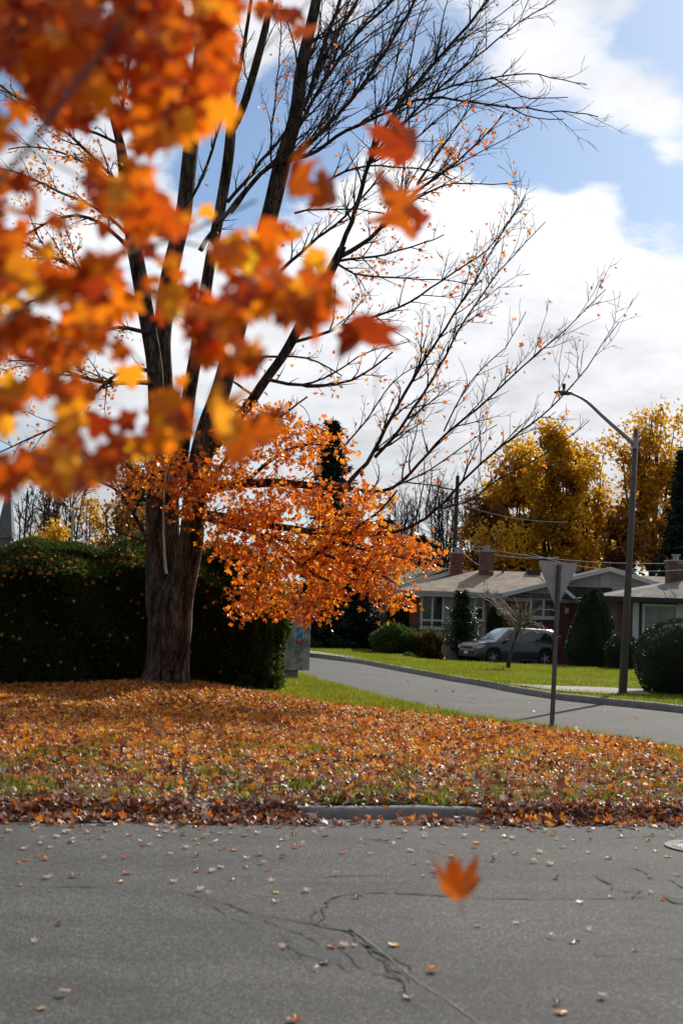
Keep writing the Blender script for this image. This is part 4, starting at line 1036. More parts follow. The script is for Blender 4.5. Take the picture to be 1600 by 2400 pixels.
for u in np.linspace(0, 1, 22):
    yy, z_, ny, nz_ = hprof(np.full(120, u), xsn)
    rows.append(np.stack([xsn, yy + .12, z_ - .05], 1))
rows.append(np.stack([xsn, np.full(120, HY + 2.6), rows[-1][:, 2] - .6], 1)); rows.append(np.stack([xsn, np.full(120, HY + 2.8), np.zeros(120)], 1))
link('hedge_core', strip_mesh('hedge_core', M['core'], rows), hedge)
def hf(n):
    x_ = RNG.uniform(-8.2, hx1 - .1, n); u = RNG.uniform(0, 1, n) ** .8
    y_, z_, ny, nz_ = hprof(u, x_)
    return np.stack([x_, y_, z_], 1), unit(np.stack([RNG.normal(0, .2, n), ny, nz_], 1))
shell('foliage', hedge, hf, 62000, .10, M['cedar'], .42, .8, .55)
# rounded end shrub of the hedge
def ball(c, rx, ry, rz, lump=.12, seed=0, lo=-.9, pw=2.0, tp=0):
    def fn(n):
        v = unit(RNG.normal(size=(n * 2, 3))); v = v[v[:, 2] > lo][:n]
        e = (np.abs(v[:, 0]) ** pw + np.abs(v[:, 1]) ** pw + np.abs(v[:, 2]) ** pw) ** (-1 / pw)
        s = 1 + lump * (np.sin(v[:, 0] * 5 + seed) * np.sin(v[:, 2] * 6 + seed * 2) + .5 * np.sin(v[:, 1] * 9 + v[:, 0] * 11 + seed))
        q_ = v * (e * s)[:, None]; q_[:, :2] *= (1 - tp * (q_[:, 2:3] + .6))
        p = q_ * np.array([rx, ry, rz]) + np.array(c)
        return p, v
    return fn
def solid(fnk, n, name, mat, parent, k=.9):
    c, rx, ry, rz, lump, seed, pw, tp = fnk
    b = bmesh.new(); bmesh.ops.create_icosphere(b, subdivisions=4, radius=1)
    for v in b.verts:
        q = v.co.normalized(); e = (abs(q.x) ** pw + abs(q.y) ** pw + abs(q.z) ** pw) ** (-1 / pw)
        s = 1 + lump * (math.sin(q.x * 5 + seed) * math.sin(q.z * 6 + seed * 2) + .5 * math.sin(q.y * 9 + q.x * 11 + seed))
        tq = 1 - tp * (q.z * e * s + .6)
        v.co = Vector((q.x * rx * e * s * k * tq + c[0], q.y * ry * e * s * k * tq + c[1], q.z * rz * e * s * k + c[2]))
    me = bpy.data.meshes.new(name); b.to_mesh(me); b.free(); me.materials.append(mat)
    return link(name, me, parent)
def bush(name, label, cat, c, rx, ry, rz, n, size, mat, lump=.12, seed=1, pw=2.0, asp=.35, group=None, up=.3, tp=0):
    o = empty(name, (c[0], c[1], max(0, c[2] - rz * .8)), label, cat, group)
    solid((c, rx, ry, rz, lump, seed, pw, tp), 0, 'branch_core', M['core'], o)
    shell('foliage', o, ball(c, rx, ry, rz, lump, seed, pw=pw, tp=tp), n, size, mat, asp, .8, up)
    return o
def bush_px(name, label, cat, x0, x1, y0, y1, Y, **kw):
    a, b = P(x0, (y0 + y1) / 2, Y), P(x1, (y0 + y1) / 2, Y); t_, bo = P((x0 + x1) / 2, y0, Y), P((x0 + x1) / 2, y1, Y)
    rx = (b[0] - a[0]) / 2; rz = (t_[2] - bo[2]) / 2
    return bush(name, label, cat, ((a[0] + b[0]) / 2, Y, (t_[2] + bo[2]) / 2), rx, kw.pop('ry', rx), rz, **kw)
bush_px('cedar_shrub', 'rounded end cedar of the hedge beside the utility cabinet', 'shrub', 520, 668, 1335, 1665, 27.9, ry=.9, n=16000, size=.095, mat=M['cedar'], lump=.16, seed=3, pw=2.25, asp=.42, up=.5)
bush_px('cedar_shrub', 'cedar clump with leaves caught in it, right of the maple trunk', 'shrub', 430, 600, 1285, 1640, 28.3, ry=.9, n=16000, size=.085, mat=M['cedar'], lump=.10, seed=5, pw=2.8, asp=.42, up=.5)
# leaves caught on the hedge top and front
n = 520
x_ = RNG.uniform(-7.8, hx1 - .3, n); u = np.where(RNG.uniform(0, 1, n) < .86, RNG.normal(.69, .07, n), RNG.uniform(.1, .6, n)); u = np.clip(u, .05, .98)
y_, z_, ny, nz_ = hprof(u, x_)
nr = unit(np.stack([RNG.normal(0, .5, n), ny - .2, nz_ + .4], 1))
V1, F1 = leaves_arrays(np.stack([x_, y_ - .05, z_ + .02], 1), nr, RNG.uniform(.06, .10, n), T_SIMPLE, .6, .4)
tag(link('caught_leaves', np_mesh('caught_leaves', V1, F1, M['carpet'])), 'orange maple leaves caught on the cedar hedge', 'fallen leaves', kind='stuff')

bush_px('yew_bush', 'big clipped round hedge bush at the right edge behind the lamp post', 'shrub', 1494, 1760, 1452, 1650, 33.5, ry=1.3, n=22000, size=.06, mat=M['yew'], lump=.03, seed=2, pw=2.7)
bush_px('yew_bush', 'tall pear shaped dark evergreen bush in front of the house porch', 'shrub', 1322, 1452, 1382, 1610, 56, ry=1.1, n=11000, size=.10, mat=M['yew'], lump=.05, seed=9, pw=2.2, tp=.30)
bush_px('low_evergreen', 'low dark rounded evergreen between the pear shaped bush and the lamp post', 'shrub', 1418, 1500, 1488, 1600, 53, ry=.8, n=5000, size=.09, mat=M['yew'], lump=.06, seed=12, pw=2.3)
bush_px('green_shrub', 'rounded pale green shrub on the lawn left of the porch', 'shrub', 872, 985, 1466, 1556, 65, ry=1.0, n=6000, size=.16, mat=M['shrub'], lump=.10, seed=6, asp=.3)
bush_px('rust_shrub', 'ragged olive and rusty shrub beside the rounded green shrub', 'shrub', 965, 1035, 1484, 1556, 64.5, ry=.7, n=3000, size=.15, mat=leafmat('bush_leaf', [(0, (.04, .05, .015)), (.6, (.12, .09, .02)), (1, (.36, .13, .03))], .35, .4, 3, .5), lump=.22, seed=7, asp=.5)
bush_px('small_shrub', 'small bright green plant at the front corner of the bed', 'shrub', 938, 975, 1532, 1556, 60, ry=.4, n=1200, size=.10, mat=M['shrub'], lump=.18, seed=8, asp=.4)
bush_px('foundation_shrub', 'dark shrub behind the parked car against the brick wall', 'shrub', 1142, 1175, 1420, 1530, 67.5, ry=.5, n=2500, size=.12, mat=M['yew'], lump=.1, seed=18, pw=2.3)
bush_px('dark_evergreen', 'dark evergreen bush under the orange leaves by the left house', 'shrub', 905, 975, 1400, 1530, 72, ry=1.2, n=4000, size=.15, mat=M['yew'], lump=.12, seed=13)

# ------------------------------------------------------------------ conifers
def conifer(name, label, px, ytop, ybase, Y, halfw_px, mat, n_whorl=26, per=13, droop=.28, seed=1, group=None, card=.34, rag=.25):
    rs = np.random.default_rng(seed)
    top, bot = P(px, ytop, Y), P(px, ybase, Y)
    H = top[2] - bot[2]; Wd = halfw_px * Y / FPX
    o = empty(name, tuple(bot), label, 'tree', group)
    m = MB(); m.tube([bot, bot + (top - bot) * .5, top], [H * .018 + .05, H * .01 + .03, .015], 7); m.build('trunk', M['bark2'], o)
    Pp, Dd, br = [], [], []
    for i in range(n_whorl):
        f = (i + .5) / n_whorl
        z = bot[2] + H * (.03 + .95 * f); rad = Wd * (1 - f) ** .8 + .12
        for k in range(per):
            a = rs.uniform(0, 2 * math.pi); L = rad * rs.uniform(1 - rag * 2, 1 + rag * .6)
            d = np.array([math.cos(a), math.sin(a), 0])
            m_ = max(4, int(L / .16)); t = np.linspace(.12, 1, m_)
            zz_ = z + rs.uniform(-.5, .5) * H / n_whorl - droop * L * t + .16 * L * t ** 3 * 1.6
            base = np.array([bot[0] + (top[0] - bot[0]) * f, bot[1], 0])
            pts = base + d[None] * (L * t)[:, None]; pts[:, 2] = zz_
            br.append((pts, np.linspace(.02, .006, m_)))
            rep = 5
            q = np.repeat(pts, rep, 0) + rs.normal(0, .05, (m_ * rep, 3))
            side = np.array([-d[1], d[0], 0])
            dd = d[None] * .5 + side[None] * rs.normal(0, .7, (len(q), 1)) + np.array([0, 0, -.15]) + rs.normal(0, .25, q.shape)
            Pp.append(q); Dd.append(dd)
    link('branches', np_mesh('branches', *tubes_arrays(br, 3), M['bark2']), o)
    Pp = np.concatenate(Pp); Dd = np.concatenate(Dd)
    V, F = cards_arrays(Pp, Dd, rs.uniform(.5, 1.2, len(Pp)) * card, .33, rs)
    link('foliage', np_mesh('foliage', V, F, mat), o)
    return o
conifer('spruce_tree', 'tall dark spruce behind the orange foliage left of the houses', 780, 975, 1535, 76, 105, M['spruce'], 34, 15, .22, 21, card=.42, rag=.3)
conifer('spruce_tree', 'dark full spruce skirt beside the utility cabinet', 752, 1290, 1545, 72, 62, M['spruce'], 20, 18, .15, 22, card=.40, rag=.2)
conifer('spruce_tree', 'dark spruce half hidden by leaves, nearest the left house', 838, 1300, 1545, 74, 50, M['spruce'], 20, 16, .15, 23, card=.38, rag=.2)
conifer('cypress_tree', 'slim ragged dark cypress in front of the beige wall', 1082, 1386, 1550, 64, 40, M['yew'], 22, 14, -.5, 24, card=.20, rag=.3)
conifer('fir_tree', 'small dark fir standing among the golden trees', 1243, 1215, 1350, 96, 22, M['spruce'], 20, 14, .2, 25, card=.4)
conifer('spruce_tree', 'blue grey spruce at the right edge behind the right house', 1605, 1050, 1420, 88, 70, M['spruce'], 30, 16, .2, 26, card=.48)
conifer('spruce_tree', 'dark conifer low behind the roofs, left of the utility pole', 985, 1255, 1400, 92, 50, M['spruce'], 16, 14, .12, 27, card=.5)
conifer('spruce_tree', 'dark green conifer behind the leafy twigs at the left roof end', 905, 1215, 1400, 90, 55, M['spruce'], 18, 14, .12, 28, card=.5)
conifer('spruce_tree', 'dark conifer behind the maple trunk, left of the stems', 318, 1095, 1330, 70, 55, M['spruce'], 20, 13, .2, 29, card=.4)

# ------------------------------------------------------------------ broadleaf background trees
def broadleaf(name, label, x0, x1, ytop, ybase, Y, nstem, leaves, mat, seed, lsize=.30, group=None, bark_=None, spread=1.0, dens_=1.0, vase=.5):
    rs = random.Random(seed); rg = np.random.default_rng(seed)
    bot = P((x0 + x1) / 2, ybase, Y); top = P((x0 + x1) / 2, ytop, Y); H = top[2] - bot[2]
    hw = (P(x1, ytop, Y)[0] - P(x0, ytop, Y)[0]) / 2
    o = empty(name, tuple(bot), label, 'tree', group)
    fork = bot + np.array([0, 0, H * .16])
    tb_ = MB(); tb_.tube([bot - np.array([0, 0, .2]), bot + np.array([.05, 0, H * .08]), fork + np.array([0, 0, .1])], [H * .024, H * .02, H * .017], 8)
    paths = []; subs_ = []
    for k in range(nstem):
        a = (k + .5) / nstem * 2 - 1; a = a * .92 + rs.gauss(0, .05)
        tx = a * hw * (.85 + .1 * rs.random()); ty = rs.gauss(0, .5) * hw * .6
        hh = H * (1 - .16 * abs(a) ** 1.7 - rs.uniform(0, .10)) - H * .16
        m = 14; t = np.linspace(0, 1, m)
        pts = np.stack([fork[0] + tx * t ** vase, fork[1] + ty * t ** vase, fork[2] + hh * t], 1) + rg.normal(0, H * .004, (m, 3)).cumsum(0) * (t[:, None] > 0)
        rad = np.linspace(H * .011, .02, m)
        paths.append((pts, rad)); shoots(pts, rad, 1, subs_, dens_ * 1.3, .26 * spread, .30, (25, 55), .022, .05, rs=rs)
    for p_, r_ in paths: tb_.tube(p_, r_, 6)
    tb_.build('trunk', bark_ or M['bark2'], o, True)
    if subs_: build_tubes('branches', subs_, bark_ or M['bark2'], o, 3)
    if leaves:
        allp = np.concatenate([p_[0][2:] for p_ in subs_]) if subs_ else np.zeros((1, 3))
        idx = rg.integers(0, len(allp), leaves)
        q = allp[idx] + rg.normal(0, .52 * lsize / .3, (leaves, 3))
        gate = np.array([mnoise.noise((a * .8 + seed, b * .8, c * .8)) for a, b, c in q])
        q = q[gate > -.14]
        nr = unit(rg.normal(size=(len(q), 3)) + np.array([0, -.4, .4]))
        V, F = leaves_arrays(q, nr, rg.uniform(.6, 1.3, len(q)) * lsize, T_SIMPLE[[0, 1, 3, 4, 7, 9, 12, 13]] if False else np.array([(0, 0), (0, .6), (.35, .2), (.3, -.3), (-.3, -.3), (-.35, .2)]), .4, .3, rg)
        link('foliage', np_mesh('foliage', V, F, mat), o)
    return o
gt = 'golden trees behind the houses'
broadleaf('golden_tree', 'dull gold tree at the left of the golden group behind the roofs', 1140, 1270, 1040, 1420, 98, 8, 19000, M['gold'], 31, .27, gt)
broadleaf('golden_tree', 'tallest bright gold tree in the middle behind the yield sign', 1225, 1365, 1005, 1420, 94, 9, 24000, M['gold'], 32, .25, gt)
broadleaf('golden_tree', 'thinner gold tree right of the middle one, sky showing through it', 1310, 1425, 1030, 1420, 97, 6, 9000, M['gold'], 33, .25, gt)
broadleaf('golden_tree', 'tall sparse gold tree behind the lamp post at the right', 1425, 1625, 945, 1420, 96, 10, 18000, M['gold'], 34, .25, gt)
broadleaf('golden_tree', 'low rusty gold tree under the tall one beside the lamp post', 1395, 1500, 1190, 1420, 90, 6, 6000, M['rust'], 35, .25, gt)
broadleaf('rust_tree', 'small rust coloured half bare tree right of the utility pole', 1070, 1180, 1160, 1420, 96, 7, 4500, M['rust'], 36, .24)
broadleaf('yellow_tree', 'low yellow tree behind the right chimney', 1100, 1240, 1235, 1420, 90, 7, 5000, M['gold'], 46, .22)
bt = 'bare trees on the skyline'
broadleaf('bare_tree', 'bare tree on the skyline left of the utility pole', 985, 1075, 1120, 1420, 110, 8, 0, None, 37, group=bt, spread=1.5, dens_=1.9)
broadleaf('bare_tree', 'bare tree just right of the leafy limb on the skyline', 900, 990, 1150, 1420, 112, 8, 0, None, 38, group=bt, spread=1.5, dens_=1.9)
broadleaf('bare_tree', 'bare twiggy tree between the utility pole and golden trees', 1075, 1150, 1150, 1420, 112, 6, 0, None, 39, group=bt, spread=1.5, dens_=1.9)
broadleaf('bare_tree', 'bare tree with dark double trunk above the hedge at the left', 105, 200, 1095, 1390, 60, 5, 60, M['rust'], 40, .2, bt, spread=1.4, dens_=1.6, vase=.7)
broadleaf('bare_tree', 'slim bare tree right beside the church spire', 20, 85, 1130, 1390, 70, 4, 0, None, 41, group=bt, spread=1.5, dens_=1.9)
broadleaf('yellow_tree', 'dim yellow tree behind the hedge left of the maple', 165, 260, 1180, 1400, 75, 6, 2500, M['gold'], 42, .16)
broadleaf('rust_tree', 'reddish twiggy shrub tree just behind the hedge top', 215, 345, 1165, 1400, 45, 7, 2600, M['rust'], 43, .12, spread=1.3, dens_=1.6)
broadleaf('yellow_tree', 'low bright yellow bush top showing over the hedge', 60, 150, 1235, 1400, 55, 6, 2600, M['gold'], 44, .12)
broadleaf('bare_tree', 'pale dense bare tree behind the maple branches at the far left', 80, 145, 1075, 1390, 85, 6, 700, M['rust'], 45, .16, bt, spread=1.4, dens_=2.0)

# distant wood closing the horizon between the houses
n = 9000
q = np.stack([RNG.uniform(-75, 75, n), RNG.uniform(128, 140, n), np.zeros(n)], 1); q[:, 2] = RNG.uniform(0, 1, n) ** .8 * (5.2 + 1.2 * np.sin(q[:, 0] * .23) + .8 * np.sin(q[:, 0] * .61))
V1, F1 = cards_arrays(q, RNG.normal(0, 1, (n, 3)) + np.array([0, 0, .8]), RNG.uniform(.8, 2.0, n), .7)
tag(link('distant_wood', np_mesh('distant_wood', V1, F1, M['rust'])), 'low brown distant wood closing the horizon behind the houses', 'wood', kind='stuff')

# ------------------------------------------------------------------ houses
def pane_window(parent, x0, x1, y0, y1, Y, cols=1, rows=1, frame=.07, mat_f=None, mat_g=None, rowsplit=None, sill=True):
    """window given by its photo rectangle on the wall plane Y"""
    a = P((x0 + x1) / 2, y0, Y); b = P((x0 + x1) / 2, y1, Y)
    xa, xb = P(x0, (y0 + y1) / 2, Y)[0], P(x1, (y0 + y1) / 2, Y)[0]; zt, zb = a[2], b[2]
    mat_f = mat_f or M['white']; mat_g = mat_g or M['glass']
    fm = MB()
    fm.box(xa, xb, Y - .07, Y + .02, zt - frame, zt); fm.box(xa, xb, Y - .07, Y + .02, zb, zb + frame)
    fm.box(xa, xa + frame, Y - .068, Y + .02, zb + frame, zt - frame); fm.box(xb - frame, xb, Y - .068, Y + .02, zb + frame, zt - frame)
    for c in range(1, cols):
        xc = xa + (xb - xa) * c / cols; fm.box(xc - frame * .5, xc + frame * .5, Y - .066, Y + .02, zb + frame, zt - frame)
    for f in (rowsplit or [r_ / rows for r_ in range(1, rows)]):
        zc = zt + (zb - zt) * f; fm.box(xa + frame, xb - frame, Y - .064, Y + .02, zc - frame * .45, zc + frame * .45)
    if sill: fm.box(xa - .06, xb + .06, Y - .13, Y + .02, zb - .07, zb - .002)
    wdw = fm.build('window', mat_f, parent)
    gl = MB(); gl.box(xa + frame * .8, xb - frame * .8, Y - .03, Y + .015, zb + frame * .8, zt - frame * .8)
    g_ = gl.build('pane', mat_g); g_.parent = wdw
    return wdw
def X(px, Y, py=1400): return P(px, py, Y)[0]
def Zp(py, px, Y): return P(px, py, Y)[2]
# --- house A
YA = 70.0
hA = empty('brick_bungalow', (X(1180, YA), YA, -.12), 'low bungalow of red brick and beige siding with tan shingle roof behind the parked car', 'house')
zE = Zp(1388, 1060, YA - .7); xL, xR = X(962, YA), X(1700, YA)
b = MB(); b.box(xL, X(983, YA), YA, YA + 9, -.12, zE); b.box(X(1140, YA), xR, YA + .012, YA + 9, -.12, zE); b.build('wall', M['brick'], hA)
b = MB(); b.box(X(983, YA), X(1140, YA), YA + .05, YA + 8.9, -.12, zE); b.build('siding_wall', M['beige'], hA)
# main roof: hip at the left, eave towards the viewer
yE, yR = YA - .7, YA + 4.6
zR = Zp(1337, 1130, yR)
eL, eR = X(922, yE), X(1700, yE)
rL = X(1118, yR)
b = MB(); zz0 = zE + .02
vs = [(eL, yE, zz0), (eR, yE, zz0), (eR, yR, zR), (rL, yR, zR), (eL, yR + 5.3, zz0), (eR, yR + 5.3, zz0)]
vs2 = [(x_, y_, z_ - .14) for x_, y_, z_ in vs]
b.addm(vs, [(0, 1, 2, 3), (0, 3, 4), (4, 3, 2, 5)]); b.addm(vs2, [(0, 3, 2, 1), (0, 4, 3), (4, 5, 2, 3)])
roofA = b.build('roof', M['shingle'], hA)
b = MB(); b.box(eL - .02, X(1190, yE), yE - .03, yE + .06, zz0 - .24, zz0 - .015); b.build('fascia', M['white'], roofA and hA)
b = MB(); b.box(eL - .04, X(1188, yE), yE - .15, yE - .033, zz0 - .12, zz0 + .01); b.build('gutter', M['galv'], hA)
b = MB(); b.box(eL, X(1190, yE), yE + .061, YA, zz0 - .22, zz0 - .18); b.build('soffit', M['white'], hA)
# cross gable facing the street
yG = YA - 1.1
gx0, gz0 = X(1182, yG), Zp(1390, 1182, yG); gxp, gzp = X(1427, yG), Zp(1329, 1427, yG); gx1 = 2 * gxp - gx0
b = MB(); b.addm([(gx0 - .1, yG, gz0), (gxp, yG, gzp), (gxp, yR + 1, gzp), (gx0 - .1, yR + 1, gz0)], [(0, 1, 2, 3)]); b.addm([(gxp, yG, gzp), (gx1 + .1, yG, gz0), (gx1 + .1, yR + 1, gz0), (gxp, yR + 1, gzp)], [(0, 1, 2, 3)])
b.build('gable_roof', M['shingle'], hA)
th = .20
b = MB()
b.prism([(gx0 - .1, yG - .03, gz0 + .005), (gxp, yG - .03, gzp + .005), (gxp, yG - .03, gzp - th), (gx0 - .1, yG - .03, gz0 - th)], (0, .06, 0))
b.prism([(gxp, yG - .03, gzp + .005), (gx1 + .1, yG - .03, gz0 + .005), (gx1 + .1, yG - .03, gz0 - th), (gxp, yG - .03, gzp - th)], (0, .06, 0))
b.prism([(gx0 - .1, yG - .06, gz0 + .012), (gxp, yG - .06, gzp + .012), (gxp, yG - .06, gzp - .07), (gx0 - .1, yG - .06, gz0 - .07)], (0, .028, 0))
b.prism([(gxp, yG - .06, gzp + .012), (gx1 + .1, yG - .06, gz0 + .012), (gx1 + .1, yG - .06, gz0 - .07), (gxp, yG - .06, gzp - .07)], (0, .028, 0))
b.build('rake_board', M['white'], hA)
yW = YA - .45
b = MB(); b.prism([(gx0 + .2, yW, gz0 - .35), (gx0 + .2, yW, gz0 - .1), (gxp, yW, gzp - .1), (gx1 - .2, yW, gz0 - .1), (gx1 - .2, yW, gz0 - .35)], (0, .3, 0)); b.build('gable_wall', M['whiteside'], hA)
b = MB(); b.box(gx0 + .3, gx1 - .3, yW + .02, YA + .01, -.12, gz0 - .36); b.build('front_wall', M['brick'], hA)
b = MB(); vx, vz_ = X(1415, yW), Zp(1358, 1415, yW)
b.box(vx - .22, vx + .22, yW - .05, yW, vz_ - .36, vz_ + .36)
for k in range(6): b.box(vx - .15, vx + .15, yW - .07, yW - .052, vz_ - .27 + k * .1, vz_ - .22 + k * .1)
b.build('vent', M['white'], hA)
pane_window(hA, 985, 1040, 1393, 1473, YA + .04, 2, 2, .10, rowsplit=[.76])
pane_window(hA, 1110, 1134, 1396, 1454, YA + .04, 1, 2, .09, rowsplit=[.48])
pane_window(hA, 1240, 1305, 1400, 1449, yW, 2, 1, .11)
b = MB(); sx, sz = X(1328, yW), Zp(1431, 1328, yW); b.box(sx - .09, sx + .09, yW - .03, yW + .018, sz - .13, sz + .13); b.build('house_plate', M['white'], hA)
# porch: dark shingled canopy with white barge boards
yPch = YA - 2.0
pL, pR, pT, pB = (1300, 1368), (1362, 1413), (1345, 1372), (1430, 1376)
b = MB()
c0 = P(1318, 1374, yPch); c1 = P(1362, 1412, yPch); c2 = P(1376, 1412, yPch); c3 = P(1432, 1378, yPch); c4 = P(1450, 1412, yPch)
b.addm([c0, c1, (c4[0], yPch, c1[2]), (c3[0], yPch, c3[2])], [(0, 1, 2, 3)]); b.addm([(c0[0] - .0, YA - .4, c0[2] + .02), c0, (c3[0], yPch, c3[2]), (c3[0], YA - .4, c3[2] + .02)], [(0, 1, 2, 3)])
b.addm([c1 + np.array([0, -.4, 0]), (c4[0], yPch - .4, c1[2]), (c4[0], yPch, c1[2]), c1], [(0, 1, 2, 3)])
b.build('porch_roof', M['shingledark'], hA)
b = MB(); up_ = np.array([0, -.03, 0]); b.prism([c0 + up_, c1 + up_, c1 + up_ + np.array([0, 0, -.18]), c0 + up_ + np.array([0, 0, -.18])], (0, -.08, 0)); b.box(c1[0], c1[0] + .32, yPch - .42, yPch - .03, c1[2] - .18, c1[2] - .01)
b.box(c4[0] - .1, c4[0] + .1, yPch - .42, yPch - .03, c1[2] - .18, c1[2] - .01); b.build('porch_fascia', M['white'], hA)
b = MB(); b.tube([(c1[0] + .2, yPch - .2, -.12), (c1[0] + .2, yPch - .2, c1[2] - .18)], .05, 8); b.build('porch_post', M['white'], hA)
# front stoop with railing
b = MB(); sx0, sx1 = X(975, YA), X(1112, YA); b.box(sx0, sx1, YA - 1.7, YA - .01, -.12, .62); b.box(sx0 + .3, sx0 + 1.6, YA - 2.1, YA - 1.702, -.12, .40); b.box(sx0 + .3, sx0 + 1.6, YA - 2.5, YA - 2.102, -.12, .18); b.build('stoop', M['concrete'], hA)
b = MB(); yr = YA - 1.62
b.box(sx0, sx1, yr - .02, yr + .02, 1.50, 1.54); b.box(sx0, sx1, yr - .02, yr + .02, .72, .75)
for k in range(24):
    xx = sx0 + .03 + k * (sx1 - sx0 - .06) / 23; b.box(xx - .012, xx + .012, yr - .012, yr + .012, .62, 1.50)
b.build('railing', M['iron'], hA)
def chimney(parent, x0, x1, y0, y1, Y, depth, mat, cap=True, name='chimney'):
    xa, xb = X(x0, Y), X(x1, Y); zt, zb = Zp(y0, (x0 + x1) / 2, Y), Zp(y1, (x0 + x1) / 2, Y)
    m = MB(); m.box(xa, xb, Y, Y + depth, zb - .6, zt); ch = m.build(name, mat, parent)
    m = MB(); m.box(xa - .05, xb + .05, Y - .05, Y + depth + .05, zt + .002, zt + .07); xc = (xa + xb) / 2; yc = Y + depth / 2
    m.tube([(xc, yc, zt + .07), (xc, yc, zt + .28)], .13, 12); m.tube([(xc, yc, zt + .28), (xc, yc, zt + .33)], .20, 12)
    cp = m.build('chimney_cap', M['galv'], None); cp.parent = ch; return ch
chimney(hA, 1122, 1154, 1293, 1346, YA + 3.4, .7, M['brickdark'])
b = MB(); vx = X(1177, YA + 4); b.tube([(vx, YA + 4.2, zR - .3), (vx, YA + 4.2, zR + .35)], .06, 8); vx = X(1385, YA + 4); b.tube([(vx, YA + 3.9, zR - .4), (vx, YA + 3.9, zR + .3)], .05, 8)
b.build('vent_pipe', M['darktrim'], hA)
b = MB(); vx = X(1248, YA + 4); b.box(vx - .35, vx + .35, YA + 3.9, YA + 4.4, zR - .2, zR + .10); vx = X(1365, YA + 4); b.box(vx - .35, vx + .35, YA + 3.9, YA + 4.4, zR - .2, zR + .14); b.build('roof_vent', M['darktrim'], hA)
# --- house behind at the left
YB = 82.0
hB = empty('white_trim_house', (X(900, YB), YB, -.12), 'house with broad white barge board half hidden behind the orange leaves', 'house')
z0b = Zp(1388, 900, YB)
b = MB(); b.box(X(850, YB), X(1010, YB), YB, YB + 8, -.12, z0b); b.build('wall', M['beige'], hB)
ry0, ry1 = YB - .6, YB + 9
A0, A1, A2 = P(905, 1383, ry0), P(1068, 1333, ry0), P(1120, 1343, ry0)
b = MB(); b.addm([A0, A1, (A1[0], ry1, A1[2]), (A0[0] - 4, ry1, A0[2] + .6)], [(0, 1, 2, 3)]); b.addm([A1, A2, (A2[0], ry1, A2[2]), (A1[0], ry1, A1[2])], [(0, 1, 2, 3)]); 
A3 = P(1058, 1331, YB + 5); A4 = P(900, 1331, YB + 5); A5 = P(800, 1383, ry0)
b.addm([A5, A0 + np.array([0, .01, 0]), A3, A4], [(0, 1, 2, 3)])
b.build('roof', M['shingle2'], hB)
b = MB(); dn_ = np.array([0, 0, -.24])
b.prism([A0, A1, A1 + dn_, A0 + dn_], (0, -.08, 0)); b.prism([A1, A2, A2 + dn_, A1 + dn_], (0, -.08, 0)); b.build('barge_board', M['white'], hB)
b = MB(); b.prism([A0 + dn_ + np.array([0, .05, 0]), A1 + dn_ + np.array([0, .05, 0]), A2 + dn_ + np.array([0, .05, 0]), (A2[0], A2[1] + .05, z0b - 1), (A0[0], A0[1] + .05, z0b - 1)], (0, .3, 0)); b.build('gable_wall', M['beige'], hB)
pane_window(hB, 866, 893, 1428, 1452, YB - .0, 2, 1, .12)
chimney(hB, 1054, 1082, 1297, 1346, YB - 1.2, .7, M['brick'])
# --- house at the right
YC = 60.0
hC = empty('grey_roof_house', (X(1560, YC), YC, -.12), 'house at the right edge with grey shingle roof and wide pale green window', 'house')
yEc = YC - .8
zc = Zp(1399, 1500, yEc)
b = MB(); b.box(X(1447, YC), X(1900, YC), YC, YC + 9, -.12, zc - .05); b.build('wall', M['brickdark'], hC)
xe0, xe1 = X(1418, yEc), X(1900, yEc)
zr = Zp(1330, 1760, YC + 4.5); xr = X(1760, YC + 4.5)
b = MB(); b.addm([(xe0, yEc, zc), (xe1, yEc, zc), (xe1, YC + 4.5, zr), (xr, YC + 4.5, zr), (xe0, YC + 9.8, zc)], [(0, 1, 2, 3), (0, 3, 4)]); b.build('roof', M['shingle2'], hC)
b = MB(); b.box(xe0 - .03, xe1, yEc - .05, yEc + .05, zc - .20, zc - .01); b.build('fascia', M['darktrim'], hC)
b = MB(); b.box(xe0, xe1, yEc + .051, YC, zc - .17, zc - .14); b.build('soffit', M['white'], hC)
for u0, u1 in ((1482, 1496), (1587, 1603)):
    b = MB(); b.box(X(u0, YC), X(u1, YC), YC - .07, YC - .002, Zp(1498, 1490, YC), Zp(1412, 1490, YC)); b.build('shutter', M['white'], hC)
b = MB(); b.box(X(1497, YC), X(1503, YC), YC - .05, YC - .002, Zp(1500, 1500, YC), zc - .2); b.box(X(1503, YC), X(1588, YC), YC - .05, YC - .002, Zp(1416, 1540, YC) + .002, zc - .21); b.build('window_surround', M['darktrim'], hC)
pane_window(hC, 1503, 1587, 1416, 1492, YC, 1, 1, .10, mat_g=M['glassgreen'])
chimney(hC, 1566, 1606, 1316, 1372, YC + 2.6, .8, M['brickdark'])
# --- grey building far behind
YD = 260.0
hD = empty('grey_block', (X(1420, YD), YD, 0), 'dark grey distant block with a small rooftop tower between the golden trees', 'building')
b = MB(); b.box(X(1385, YD), X(1480, YD), YD, YD + 20, 0, Zp(1213, 1420, YD)); b.build('wall', M['grey'], hD)
b = MB(); b.box(X(1442, YD), X(1470, YD), YD + 2, YD + 12, Zp(1213, 1420, YD), Zp(1186, 1450, YD)); b.build('roof_tower', M['grey'], hD)
